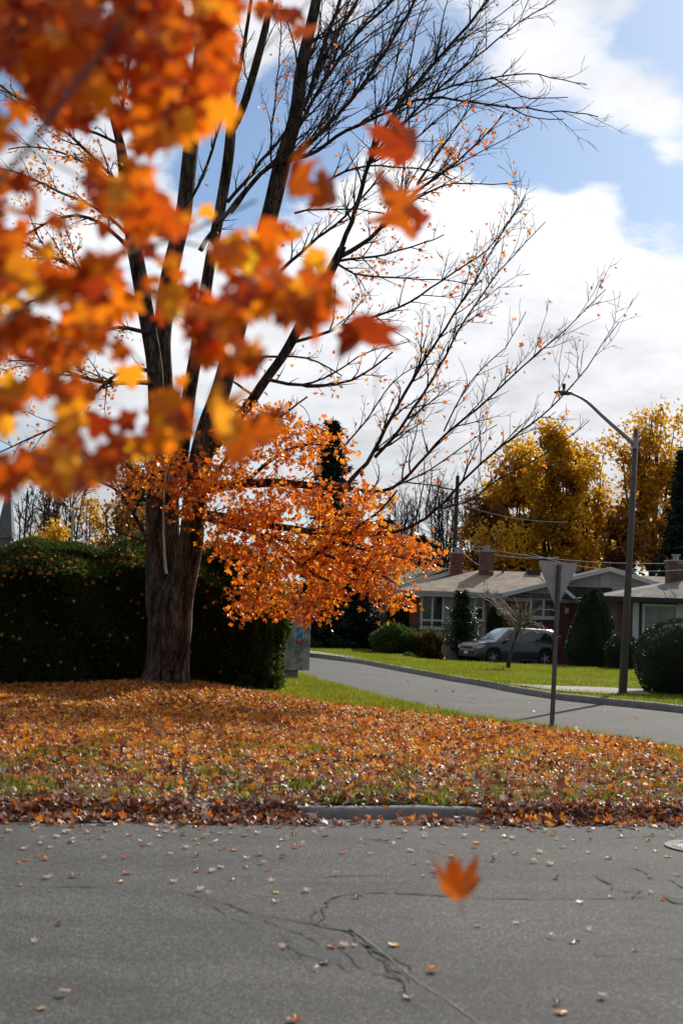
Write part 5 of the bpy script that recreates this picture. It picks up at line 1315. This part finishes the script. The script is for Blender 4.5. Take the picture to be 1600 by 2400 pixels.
# --- church spire and roofs behind the hedge
YS = 150.0
sp = empty('church_spire', (X(12, YS, 1200), YS, 0), 'grey pointed church spire at the left edge above the hedge', 'spire')
b = MB(); t_ = P(24, 1115, YS); bz = Zp(1262, 12, YS); cxs = X(14, YS, 1260); hwid = 20 * YS / FPX
vs = [(cxs - hwid, YS - hwid, bz), (cxs + hwid, YS - hwid, bz), (cxs + hwid, YS + hwid, bz), (cxs - hwid, YS + hwid, bz), tuple(t_)]
b.addm(vs, [(0, 1, 4), (1, 2, 4), (2, 3, 4), (3, 0, 4), (0, 3, 2, 1)]); b.build('steeple', M['grey'], sp)
b = MB(); b.box(cxs - hwid * .8, cxs + hwid * .8, YS - hwid * .8, YS + hwid * .8, 0, bz - .01); b.build('tower', M['grey'], sp)
for nm, lb, u0, u1, v0, v1, Yq, pk in (('tan_roof_house', 'tan roofed house just showing over the hedge left of the maple', 250, 410, 1262, 1290, 62, 330), ('tan_roof_house', 'tan roofed house glimpsed right of the maple trunk over the hedge', 455, 640, 1262, 1300, 60, 470), ('white_gable_house', 'small white gable showing over the hedge beside the thin pole', 138, 172, 1248, 1275, 70, 158)):
    hh = empty(nm, (X((u0 + u1) / 2, Yq), Yq, 0), lb, 'house')
    za, zb_ = Zp(v0, pk, Yq), Zp(v1, pk, Yq)
    b = MB(); b.box(X(u0, Yq), X(u1, Yq), Yq, Yq + 7, 0, zb_); b.build('wall', M['beige'], hh)
    b = MB(); b.addm([(X(u0, Yq) - .4, Yq - .5, zb_), (X(u1, Yq) + .4, Yq - .5, zb_), (X(u1, Yq) - .6, Yq + 3.5, za), (X(u0, Yq) + .6, Yq + 3.5, za), (X(u1, Yq) + .4, Yq + 7.5, zb_), (X(u0, Yq) - .4, Yq + 7.5, zb_)], [(0, 1, 2, 3), (3, 2, 4, 5), (0, 3, 5), (1, 4, 2)]); b.build('roof', M['shingle'] if 'tan' in nm else M['white'], hh)

# ------------------------------------------------------------------ poles, wires, lamp
YU = 88.0
up_ = empty('utility_pole', tuple(P(1060, 1500, YU)), 'weathered wooden utility pole rising behind the chimneys', 'utility pole')
b = MB(); pb, pt = P(1056, 1460, YU), P(1072, 1115, YU); pb[2] = -.12
b.tube([pb, (pb + pt) / 2, pt], [.17, .15, .12], 10); b.build('post', M['wood'], up_)
b = MB(); q = P(1060, 1148, YU); b.tube([q + np.array([-.55, -.1, .1]), q + np.array([.1, -.16, 0])], .035, 6); b.tube([pt, pt + np.array([0, 0, .25])], .03, 6); b.build('bracket', M['darktrim'], up_)
def wire(a, b_, sag, label, r=.012):
    n = 24; t = np.linspace(0, 1, n); a, b_ = np.array(a), np.array(b_)
    pts = a + (b_ - a) * t[:, None]; pts[:, 2] -= sag * 4 * t * (1 - t)
    o = link('power_line', np_mesh('power_line', *tubes_arrays([(pts, np.full(n, r))], 5), M['galv'], True))
    tag(o, label, 'cable', 'overhead cables behind the houses')
wire(P(1066, 1268, YU - .2), P(1660, 1318, 60), .5, 'upper cable from the utility pole running right over the roofs', .016)
wire(P(1066, 1274, YU - .2), P(1310, 1306, 74), .35, 'twisted service cable from the pole to the roof behind the yield sign', .02)
wire(P(1066, 1272, YU - .2), P(1153, 1340, 72), .25, 'short bright service cable from the pole down past the right chimney', .018)
wire(P(1074, 1180, YU - .2), P(1330, 1224, 80), .3, 'thin cable crossing the golden trees', .016)
wire(P(1240, 1296, 80), P(1660, 1330, 58), .5, 'lowest thin cable crossing behind the lamp post', .014)
ps = empty('thin_pole', tuple(P(165, 1400, 50)), 'thin pale pole standing behind the hedge at the left', 'pole')
b = MB(); b.tube([P(166, 1340, 50), P(172, 1186, 50)], [.05, .04], 8); b.build('post', M['galv'], ps)
o_w = np.array(P(172, 1196, 50)); wire(P(110, 1130, 44), o_w, .05, 'pale cable running down to the thin pole behind the hedge', .014)

YLm = G(1458, 1629, KZ)[1]
lamp = empty('street_lamp', tuple(G(1458, 1629, KZ)), 'tall dark concrete street lamp with curved grey arm', 'street lamp')
b = MB(); p0, p1 = P(1457, 1631, YLm), P(1489.5, 1006, YLm); p0[2] -= .15
b.tube([p0, p0 + (p1 - p0) * .5, p1], [10.2 * YLm / FPX, 8 * YLm / FPX, 6 * YLm / FPX], 20); b.build('pole', M['pole'], lamp, True)
b = MB(); arm = [(1485, 1042), (1464, 1022), (1433, 995), (1402, 967), (1379, 944), (1364, 933), (1349, 926), (1334, 921)]
ap = np.array([P(x_, y_, YLm - .08 - .55 * k / 7) for k, (x_, y_) in enumerate(arm)]); ap = resample(ap, .1)
b.tube(ap, np.linspace(.055, .03, len(ap)), 12); b.build('arm', M['galv'], lamp, True)
b = MB(); q = P(1485.5, 1040, YLm); b.box(q[0] - .045, q[0] + .03, q[1] - .14, q[1] - .06, q[2] - .10, q[2] + .12)
q = P(1487, 1051, YLm); b.tube([q + np.array([0, 0, -.012]), q + np.array([0, 0, .012])], .072, 18); b.build('bracket', M['galv'], lamp)
h0, h1 = P(1336, 921.5, YLm - .62), P(1298, 918.5, YLm - .85)
b = MB(); n = 10
pr = [(0, .055, .04), (.12, .10, .055), (.35, .14, .055), (.6, .15, .045), (.85, .10, .028), (1, .02, .01)]
ax = (h1 - h0); rows_ = []
dx = ax / np.linalg.norm(ax); sd_ = np.cross(dx, np.array([0, 0, 1.0])); 
for t, w_, h_ in pr:
    c = h0 + ax * t
    for k in range(12):
        a = 2 * math.pi * k / 12; rows_.append(c + sd_ * w_ * math.cos(a) + np.array([0, 0, 1]) * h_ * math.sin(a))
b.addm(rows_, [(i * 12 + k, i * 12 + (k + 1) % 12, (i + 1) * 12 + (k + 1) % 12, (i + 1) * 12 + k) for i in range(5) for k in range(12)] + [tuple(range(12)), tuple(60 + k for k in range(12))])
b.build('lamp_head', M['grey'], lamp, True)
b = MB(); c = h0 + ax * .42; b.tube([c + np.array([0, 0, .05]), c + np.array([0, 0, .11])], .028, 10); b.tube([c + np.array([0, 0, .11]), c + np.array([0, 0, .20])], .04, 12); b.build('photocell', M['darktrim'], lamp)
b = MB(); b.addm([h0 + ax * t + sd_ * s_ + np.array([0, 0, -.052]) for t, s_ in ((.3, -.09), (.3, .09), (.75, .08), (.75, -.08))], [(0, 1, 2, 3)]); b.build('lens', M['glass'], lamp)

# ------------------------------------------------------------------ yield sign seen from behind
sb = G(1294, 1706, KZ); YSg = sb[1]
sign = empty('yield_sign', tuple(sb), 'grey back of a triangular yield sign on a perforated steel post', 'road sign')
top = P(1311.5, 1324, YSg); ang_ = R(33)
fx = np.array([math.cos(ang_), math.sin(ang_), 0]); fn_ = np.array([math.sin(ang_), -math.cos(ang_), 0]); axp = top - sb; L = np.linalg.norm(axp); upv = axp / L
fn_ = fn_ - upv * np.dot(fn_, upv); fn_ /= np.linalg.norm(fn_); fx = np.cross(fn_, upv) * -1
if fx[0] < 0: fx = -fx
hwp = .026
# U-channel post
b = MB()
def chan(pts2, z0_, z1_):
    bb = [sb + upv * z0_ + fx * a + fn_ * c for a, c in pts2]; b.prism(bb, upv * (z1_ - z0_))
chan([(-hwp, 0), (hwp, 0), (hwp, .004), (-hwp, .004)], -.3, L); chan([(-hwp, -.040), (-hwp + .004, -.040), (-hwp + .004, -.001), (-hwp, -.001)], -.3, L); chan([(hwp - .004, -.040), (hwp, -.040), (hwp, -.001), (hwp - .004, -.001)], -.3, L)
pst = b.build('post', M['post'], sign)
b = MB()
for k in range(104):
    z_ = L - .03 - k * .0254
    if z_ < .1: break
    c = sb + upv * z_ + fn_ * .0045
    b.addm([c + fx * (.0055 * math.cos(a)) + upv * (.0055 * math.sin(a)) for a in np.linspace(0, 2 * math.pi, 9)[:-1]], [tuple(range(8))])
hl = b.build('perforation', M['darktrim'], None); hl.parent = pst; hl.location = (0, 0, 0)
# plate with rounded corners on the far side of the post
S = .75; cen = sb + upv * (L - .05) - fn_ * .048
def rnd_tri(S, r):
    tri = [np.array([-S / 2, .0]), np.array([S / 2, 0]), np.array([0, -S * .866])]; c_ = sum(tri) / 3; out = []
    for k in range(3):
        a, v_, c2_ = tri[k - 1], tri[k], tri[(k + 1) % 3]
        u_ = (c_ - v_) / np.linalg.norm(c_ - v_); q_ = v_ + u_ * 2 * r
        d1 = (v_ - a) / np.linalg.norm(v_ - a); d2 = (c2_ - v_) / np.linalg.norm(c2_ - v_)
        n1_ = np.array([-d1[1], d1[0]]); n2_ = np.array([-d2[1], d2[0]])
        if np.dot(n1_, v_ - q_) < 0: n1_, n2_ = -n1_, -n2_
        for t in np.linspace(0, 1, 6):
            dv = n1_ * (1 - t) + n2_ * t; dv /= np.linalg.norm(dv); out.append(q_ + dv * r)
    return out
tri = rnd_tri(S + .06, .04)
cen2 = sb + upv * (L + .045) - fn_ * .043
b = MB(); b.prism([cen2 + fx * p_[0] + upv * p_[1] for p_ in tri], fn_ * .003); b.build('plate', M['signback'], sign)
b = MB(); cen3 = cen2 - fn_ * .0035; tri2 = rnd_tri(S + .05, .04)
b.prism([cen3 + fx * p_[0] * .995 + upv * (p_[1] * .995 - .002) for p_ in tri2], fn_ * .002); b.build('face', vary('sign_red', (.45, .02, .02), (.5, .03, .03), 3, .4), sign)
b = MB()
for dz in (.14, .48):
    c = sb + upv * (L - dz) + fn_ * .005; b.tube([c, c + fn_ * .012], .009, 8)
b.build('bolt', M['galv'], sign)

# ------------------------------------------------------------------ utility cabinet
cb_ = G(683, 1597, KZ); YCb = cb_[1]
cab = empty('utility_cabinet', tuple(cb_), 'grey green painted utility cabinet with blue poster and red ring, beside the hedge', 'utility cabinet')
def mural():
    m, t, b_ = pmat('cabinet_mural', (.2, .22, .2), .55, .0, .4)
    oc = objc(t)
    n = t.noise(oc, 2.4, 3, .5); f = t.noise(oc, 11, 3, .6); f2 = t.noise(oc, 6, 4, .6)
    c = t.ramp(n, [(.38, (.13, .16, .14)), (.46, (.26, .29, .25)), (.56, (.36, .37, .33)), (.7, (.30, .32, .28))])
    c = t.mix(t.ramp(f, [(.62, (0, 0, 0)), (.66, (1, 1, 1))]), c, (.12, .045, .05))
    sp_ = t.add('ShaderNodeSeparateXYZ', n0=oc)
    low = t.math('LESS_THAN', sp_.outputs[2], .9)
    c = t.mix(t.math('MULTIPLY', t.ramp(f2, [(.55, (0, 0, 0)), (.6, (1, 1, 1))]), low), c, (.36, .33, .30))
    t.set(b_.inputs['Base Color'], c)
    return m
M['mural'] = mural()
s_ = YCb / FPX
cw, cd, ch_ = 62 * s_ * .85, .42, 0
zt, zb_ = P(690, 1441, YCb)[2], P(690, 1571, YCb)[2]
yawc = R(-28)
def crot(x_, y_): return np.array([x_ * math.cos(yawc) - y_ * math.sin(yawc), x_ * math.sin(yawc) + y_ * math.cos(yawc)])
cc = P(690, 1500, YCb + .25)[:2]
def cbox(m, x0, x1, y0, y1, z0, z1, tilt=0):
    vs = []
    for z_ in (z0, z1):
        for x_, y_ in ((x0, y0), (x1, y0), (x1, y1), (x0, y1)):
            q = crot(x_, y_) + cc; vs.append((q[0], q[1], z_))
    m.addm(vs, [(0, 3, 2, 1), (4, 5, 6, 7), (0, 1, 5, 4), (1, 2, 6, 5), (2, 3, 7, 6), (3, 0, 4, 7)])
yawc = R(32)
hw_, hd_ = .29, .24
b = MB(); cbox(b, -hw_, hw_, -hd_, hd_, zb_, zt - .03); b.build('cabinet_body', M['mural'], cab, bevel=.008)
b = MB(); cbox(b, -hw_ - .02, hw_ + .02, -hd_ - .02, hd_ + .02, zt - .028, zt + .015); b.build('lid', M['white'], cab, bevel=.006)
b = MB(); cbox(b, -hw_ + .05, 0.02, -hd_ + .06, hd_ - .08, 0.0, zb_ - .002); b.build('pedestal', vary('pedestal_green', (.16, .17, .13), (.22, .225, .17), 5, .7), cab)
b = MB(); cbox(b, -.10, .10, -hd_ - .006, -hd_ - .002, zt - .62, zt - .28)
def poster():
    m, t, b_ = pmat('poster_blue', (.1, .2, .4), .5)
    oc = objc(t); n = t.noise(oc, 9, 3, .6)
    t.set(b_.inputs['Base Color'], t.ramp(n, [(.35, (.03, .09, .22)), (.5, (.06, .22, .36)), (.6, (.16, .36, .46)), (.72, (.40, .10, .14))]))
    return m
# blue poster and a red ring partly under it
b = MB(); cbox(b, -.115, .085, -hd_ - .0045, -hd_ - .0015, zt - .575, zt - .27); b.build('poster_border', M['white'], cab)
b = MB(); cbox(b, -.105, .075, -hd_ - .008, -hd_ - .0055, zt - .565, zt - .28); b.build('poster', poster(), cab)
b = MB(); ring = []
for k in range(25):
    a = math.pi + math.pi * k / 24
    for rr in (.115, .06):
        q = crot(-.005 + rr * math.cos(a), -hd_ - .010) + cc; ring.append((q[0], q[1], zt - .56 + rr * math.sin(a)))
b.addm(ring, [(2 * k, 2 * k + 1, 2 * k + 3, 2 * k + 2) for k in range(24)]); b.build('ring_decal', vary('decal_red', (.38, .02, .025), (.45, .04, .04), 8, .5), cab)
b = MB(); cbox(b, hw_ - .05, hw_ - .03, -hd_ - .03, -hd_ - .001, (zt + zb_) / 2 - .02, (zt + zb_) / 2 + .1); b.build('handle', M['galv'], cab)

# ------------------------------------------------------------------ manhole
mc = G(1665, 1987, .004); mh = empty('manhole_cover', tuple(mc), 'round iron manhole cover in the asphalt at the right edge', 'manhole')
def ringmesh(r0_, r1_, z):
    b_ = MB(); n_ = 48; vs = []
    for k in range(n_):
        a = 2 * math.pi * k / n_
        for rr in (r0_, r1_): vs.append((mc[0] + rr * math.cos(a), mc[1] + rr * math.sin(a), z))
    b_.addm(vs, [(2 * k, 2 * k + 1, (2 * k + 3) % (2 * n_), (2 * k + 2) % (2 * n_)) for k in range(n_)]); return b_
iron2 = vary('worn_iron', (.13, .127, .122), (.20, .195, .185), 20, .8, .0)
b = ringmesh(.29, .34, .012); b.build('rim', iron2, mh)
b = ringmesh(.245, .282, .014); b2 = ringmesh(.19, .20, .014); b.addm(b2.v, b2.f); b2 = ringmesh(.10, .115, .014); b.addm(b2.v, b2.f)
for k in range(12):
    a = k * math.pi / 6; c_, s2 = math.cos(a), math.sin(a)
    b.addm([(mc[0] + c_ * r_ - s2 * w_, mc[1] + s2 * r_ + c_ * w_, .014) for r_, w_ in ((.12, -.008), (.24, -.008), (.24, .008), (.12, .008))], [(0, 1, 2, 3)])
b.build('relief', iron2, mh)
b = ringmesh(.001, .289, .0085); b.build('disc', vary('iron_dark', (.09, .088, .085), (.14, .135, .13), 14, .6, .2), mh)

# ------------------------------------------------------------------ small bare tree on the lawn
st = G(1190, 1568, KZ); 
small = empty('young_tree', tuple(st), 'small bare ornamental tree on the lawn in front of the parked car', 'tree')
b = MB(); YT = st[1]
p_ = [P(1189, 1572, YT), P(1193, 1540, YT), P(1202, 1510, YT), P(1212, 1482, YT), P(1218, 1465, YT)]
b.tube(p_, [.085, .055, .05, .05, .04], 8); b.tube([p_[0] + np.array([0, -.05, .02]), p_[0] + np.array([-.2, -.1, .14])], [.03, .015], 5)
b.build('trunk', M['bark2'], small, True)
tw = []; rs = random.Random(5)
for k in range(22):
    ex_ = rs.uniform(1125, 1300); 
    ey_ = rs.uniform(1385, 1460) if ex_ < 1260 else rs.uniform(1400, 1505)
    if rs.random() < .5 and ex_ < 1220: ey_ = rs.uniform(1372, 1420)
    a_ = p_[rs.choice([2, 3, 3, 4, 4])]; e_ = P(ex_, ey_, YT + rs.uniform(-1.0, 1.0))
    m = 9; t = np.linspace(0, 1, m)[:, None]
    pts = a_ + (e_ - a_) * t + np.array([0, 0, 1]) * .25 * np.sin(t * math.pi) * (1 if ey_ > 1430 else .2) + np.array([[rs.gauss(0, .03) for _ in range(3)] for _ in range(m)]) * np.sin(t * math.pi)
    tw.append((pts, np.linspace(.026, .009, m), 1)); shoots(pts, np.linspace(.026, .009, m), 1, tw, 4.5, .30, .1, (15, 45), .0075, .2, rs=rs)
build_tubes('branches', tw, M['barklight'], small, 4)

# ------------------------------------------------------------------ parked car
YCar = 61.5
cpos = P(1191, 1556, YCar); cpos[2] = -.11
car = empty('parked_car', tuple(cpos), 'grey compact boxy hatchback parked on the driveway in the shade', 'car', rz=math.pi + R(24))
paint, t_, pb_ = pmat('car_paint', (.060, .062, .072), .28, .55, .6)
pb_.inputs['Coat Weight'].default_value = .8; pb_.inputs['Coat Roughness'].default_value = .05
LN = 4.14; x_f, x_r = LN / 2, -LN / 2; wf, wr = 1.27, -1.30
topk = [(-2.07, .75), (-2.05, 1.05), (-1.98, 1.42), (-1.85, 1.54), (-1.5, 1.59), (-.6, 1.615), (0.0, 1.60), (.30, 1.565), (.55, 1.42), (.85, 1.20), (1.10, 1.03), (1.5, .985), (1.85, .93), (2.0, .84), (2.05, .70), (2.07, .5)]
tx_, tz_ = np.array(topk).T
beltk = [(-2.07, .72), (-2.0, 1.02), (-1.2, 1.03), (0, .98), (.9, .97), (1.1, .95), (1.6, .90), (1.95, .80), (2.07, .48)]
bx_, bz_ = np.array(beltk).T
def car_sec(x):
    zt_ = np.interp(x, tx_, tz_); zbelt = min(np.interp(x, bx_, bz_), zt_ - .02)
    zb0 = .24 + .10 * max(0, (abs(x) - 1.8) / .27)
    for xw in (wf, wr):
        if abs(x - xw) < .375: zb0 = max(zb0, .32 + math.sqrt(.375 ** 2 - (x - xw) ** 2))
    zb0 = min(zb0, zbelt - .05)
    nose = 1 - .16 * max(0, (x - 1.45) / .62) ** 1.8 - .09 * max(0, (-x - 1.6) / .47) ** 2
    W = .90 * nose
    gh = max(0, min(1, (zt_ - zbelt - .05) / .45)); wroof = W * (1 - .24 * gh) - .04
    arch = .02 * (1 if any(abs(x - xw) < .43 for xw in (wf, wr)) else 0)
    return [(W * .95, zb0), (W + arch, zb0 + .06), (W + arch * .5, (zb0 + zbelt) / 2 + .02), (W * .985, zbelt - .06), (W * .965, zbelt), (wroof + .03, zt_ - .07 * gh - .012), (wroof - .05, zt_ - .008), (wroof * .5, zt_ + .018), (0, zt_ + .026)]
stx = sorted(set([round(v_, 3) for v_ in np.linspace(-2.07, 2.07, 84)] + [wf - .375, wf + .375, wr - .375, wr + .375]))
secs = [car_sec(v_) for v_ in stx]; kk = len(secs[0]); vs = []; fs = []
for x_, s in zip(stx, secs):
    full = [(x_, -y_, z_) for y_, z_ in s] + [(x_, y_, z_) for y_, z_ in s[-2::-1]]
    vs += full
m_ = 2 * kk - 1
for i in range(len(stx) - 1):
    for k in range(m_ - 1): fs.append((i * m_ + k, i * m_ + k + 1, (i + 1) * m_ + k + 1, (i + 1) * m_ + k))
fs.append(tuple(range(m_))); fs.append(tuple((len(stx) - 1) * m_ + k for k in range(m_ - 1, -1, -1)))
b = MB(); b.addm(vs, fs); b.build('body', paint, car, True, True)
def side_panel(xa, xb, fa, fb, sgn, offn=.012, nx=14):
    """panel on the glasshouse between belt and roof; fa, fb fractions of height"""
    m = MB(); V_ = []
    for x_ in np.linspace(xa, xb, nx):
        s = car_sec(x_); (y4, z4), (y5, z5) = s[4], s[5]
        for f in (fa, fb): V_.append((x_, sgn * (y4 + (y5 - y4) * f + offn), z4 + (z5 - z4) * f))
    m.addm(V_, [(2 * i, 2 * i + 1, 2 * i + 3, 2 * i + 2) for i in range(nx - 1)]); return m
for sgn in (-1, 1):
    side_panel(-.02, .72, .10, .86, sgn).build('side_window', M['carglass'], car, False, True)
    side_panel(-.98, -.10, .10, .88, sgn).build('side_window', M['carglass'], car, False, True)
    side_panel(-1.62, -1.06, .18, .86, sgn).build('side_window', M['carglass'], car, False, True)
def topstrip(xa, xb, wfac, offn, name, mat, nx=12):
    V_ = []; ys = [-1, -.6, -.2, .2, .6, 1]
    for x_ in np.linspace(xa, xb, nx):
        s = car_sec(x_); ymax = s[6][0]
        dz = np.interp(x_ + .02, tx_, tz_) - np.interp(x_ - .02, tx_, tz_); nn = np.array([-dz / .04, 1.0]); nn /= np.linalg.norm(nn)
        for u_ in ys:
            z_ = s[8][1] + (s[6][1] - s[8][1]) * abs(u_) ** 1.5; V_.append((x_ + nn[0] * offn, u_ * ymax * wfac, z_ + nn[1] * offn))
    m = MB(); n_ = len(ys); m.addm(V_, [(i * n_ + k, i * n_ + k + 1, (i + 1) * n_ + k + 1, (i + 1) * n_ + k) for i in range(nx - 1) for k in range(n_ - 1)]); return m.build(name, mat, car, True, True)
wsg = glass('windscreen_glass', (.16, .20, .24), .06)
topstrip(.36, 1.04, .97, .014, 'windscreen', wsg)
topstrip(-2.03, -1.9, .9, .014, 'rear_window', M['carglass'])
for xw in (wf, wr):
    for sgn in (-1, 1):
        m = MB(); y0_, y1_ = sgn * .70, sgn * .90; n_ = 32
        prof = [(.20, y1_ - sgn * .02), (.225, y1_), (.30, y1_), (.335, y1_ - sgn * .03), (.335, y0_), (.2, y0_)]
        V_ = [(xw + r_ * math.cos(2 * math.pi * k / n_), yy, .335 + r_ * math.sin(2 * math.pi * k / n_)) for k in range(n_) for r_, yy in prof]
        q = len(prof); m.addm(V_, [(k * q + j, ((k + 1) % n_) * q + j, ((k + 1) % n_) * q + (j + 1) % q, k * q + (j + 1) % q) for k in range(n_) for j in range(q)])
        tyre = vary('tyre_rubber', (.012, .012, .012), (.025, .025, .025), 12, .85) if 'tyre_rubber' not in bpy.data.materials else bpy.data.materials['tyre_rubber']
        wh = m.build('wheel', tyre, car, True, True)
        m = MB()
        for k in range(10):
            a = 2 * math.pi * (k // 2) / 5 + (-.16 if k % 2 else .16); ca, sa = math.cos(a), math.sin(a); a2 = a + (.12 if k % 2 else -.12)
            yy = y1_ - sgn * .02
            m.prism([(xw + .05 * ca - .02 * sa, yy, .335 + .05 * sa + .02 * ca), (xw + .05 * ca + .02 * sa, yy, .335 + .05 * sa - .02 * ca), (xw + .215 * math.cos(a2) + .02 * sa, yy, .335 + .215 * math.sin(a2) - .02 * ca), (xw + .215 * math.cos(a2) - .02 * sa, yy, .335 + .215 * math.sin(a2) + .02 * ca)], (0, -sgn * .03, 0))
        m.tube([(xw, yy - sgn * .04, .335), (xw, yy + sgn * .008, .335)], .065, 14)
        rim_ = m.build('rim', M['galv'], car, False, True); rim_.parent = wh
        m = MB(); m.tube([(xw, y1_ - sgn * .08, .335), (xw, y1_ - sgn * .06, .335)], .205, 24); dk = m.build('brake', M['darktrim'], wh, False, True)
for sgn in (-1, 1):
    # headlight wraps round the corner
    V_ = []
    for x_ in np.linspace(1.62, 2.04, 9):
        s = car_sec(x_); w_ = s[3][0]; zc_ = np.interp(x_, [1.62, 2.04], [.84, .76]); hh = np.interp(x_, [1.62, 1.8, 2.04], [.01, .07, .075])
        V_ += [(x_ + .012, sgn * (w_ + .014), zc_ - hh), (x_ + .012, sgn * (w_ + .008), zc_ + hh)]
    m = MB(); m.addm(V_, [(2 * i, 2 * i + 1, 2 * i + 3, 2 * i + 2) for i in range(8)])
    w_ = car_sec(2.04)[3][0]; m.box(2.05, 2.085, sgn * (w_ - .02), sgn * (w_ - .24), .69, .82); m.build('headlight', vary('headlight_glass', (.55, .58, .62), (.25, .27, .3), 14, .1, .4) if 'headlight_glass' not in bpy.data.materials else bpy.data.materials['headlight_glass'], car, False, True)
    m = MB(); m.box(-2.085, -1.98, sgn * .70, sgn * .835, .88, 1.32); m.build('tail_light', vary('tail_red', (.28, .01, .01), (.34, .02, .02), 8, .2) if 'tail_red' not in bpy.data.materials else bpy.data.materials['tail_red'], car, False, True, bevel=.015)
    m = MB(); m.box(.62, .78, sgn * .90, sgn * 1.06, .99, 1.11); m.build('mirror', paint, car, False, True, bevel=.03)
    m = MB(); m.tube([(1.98, sgn * .62, .44), (2.06, sgn * .60, .44)], .055, 14); m.build('fog_light', M['galv'], car, False, True)
    for xd in (.02, -1.0):
        m = MB(); m.box(xd - .0, xd + .17, sgn * .895, sgn * .93, .90, .93); m.build('door_handle', paint, car, False, True)
m = MB(); m.box(2.05, 2.09, -.42, .42, .70, .77); m.build('grille', M['darktrim'], car, False, True)
m = MB(); m.box(2.04, 2.10, -.62, .62, .34, .60); m.build('bumper_intake', M['darktrim'], car, False, True, bevel=.02)
m = MB(); m.box(2.102, 2.115, -.16, .16, .46, .58); m.build('number_plate', M['white'], car, False, True)
m = MB()
for sgn in (-1, 1): m.box(wr + .40, wf - .40, sgn * .86, sgn * .925, .22, .30)
m.build('sill', M['darktrim'], car, False, True)

print('objects', len(scene.objects))
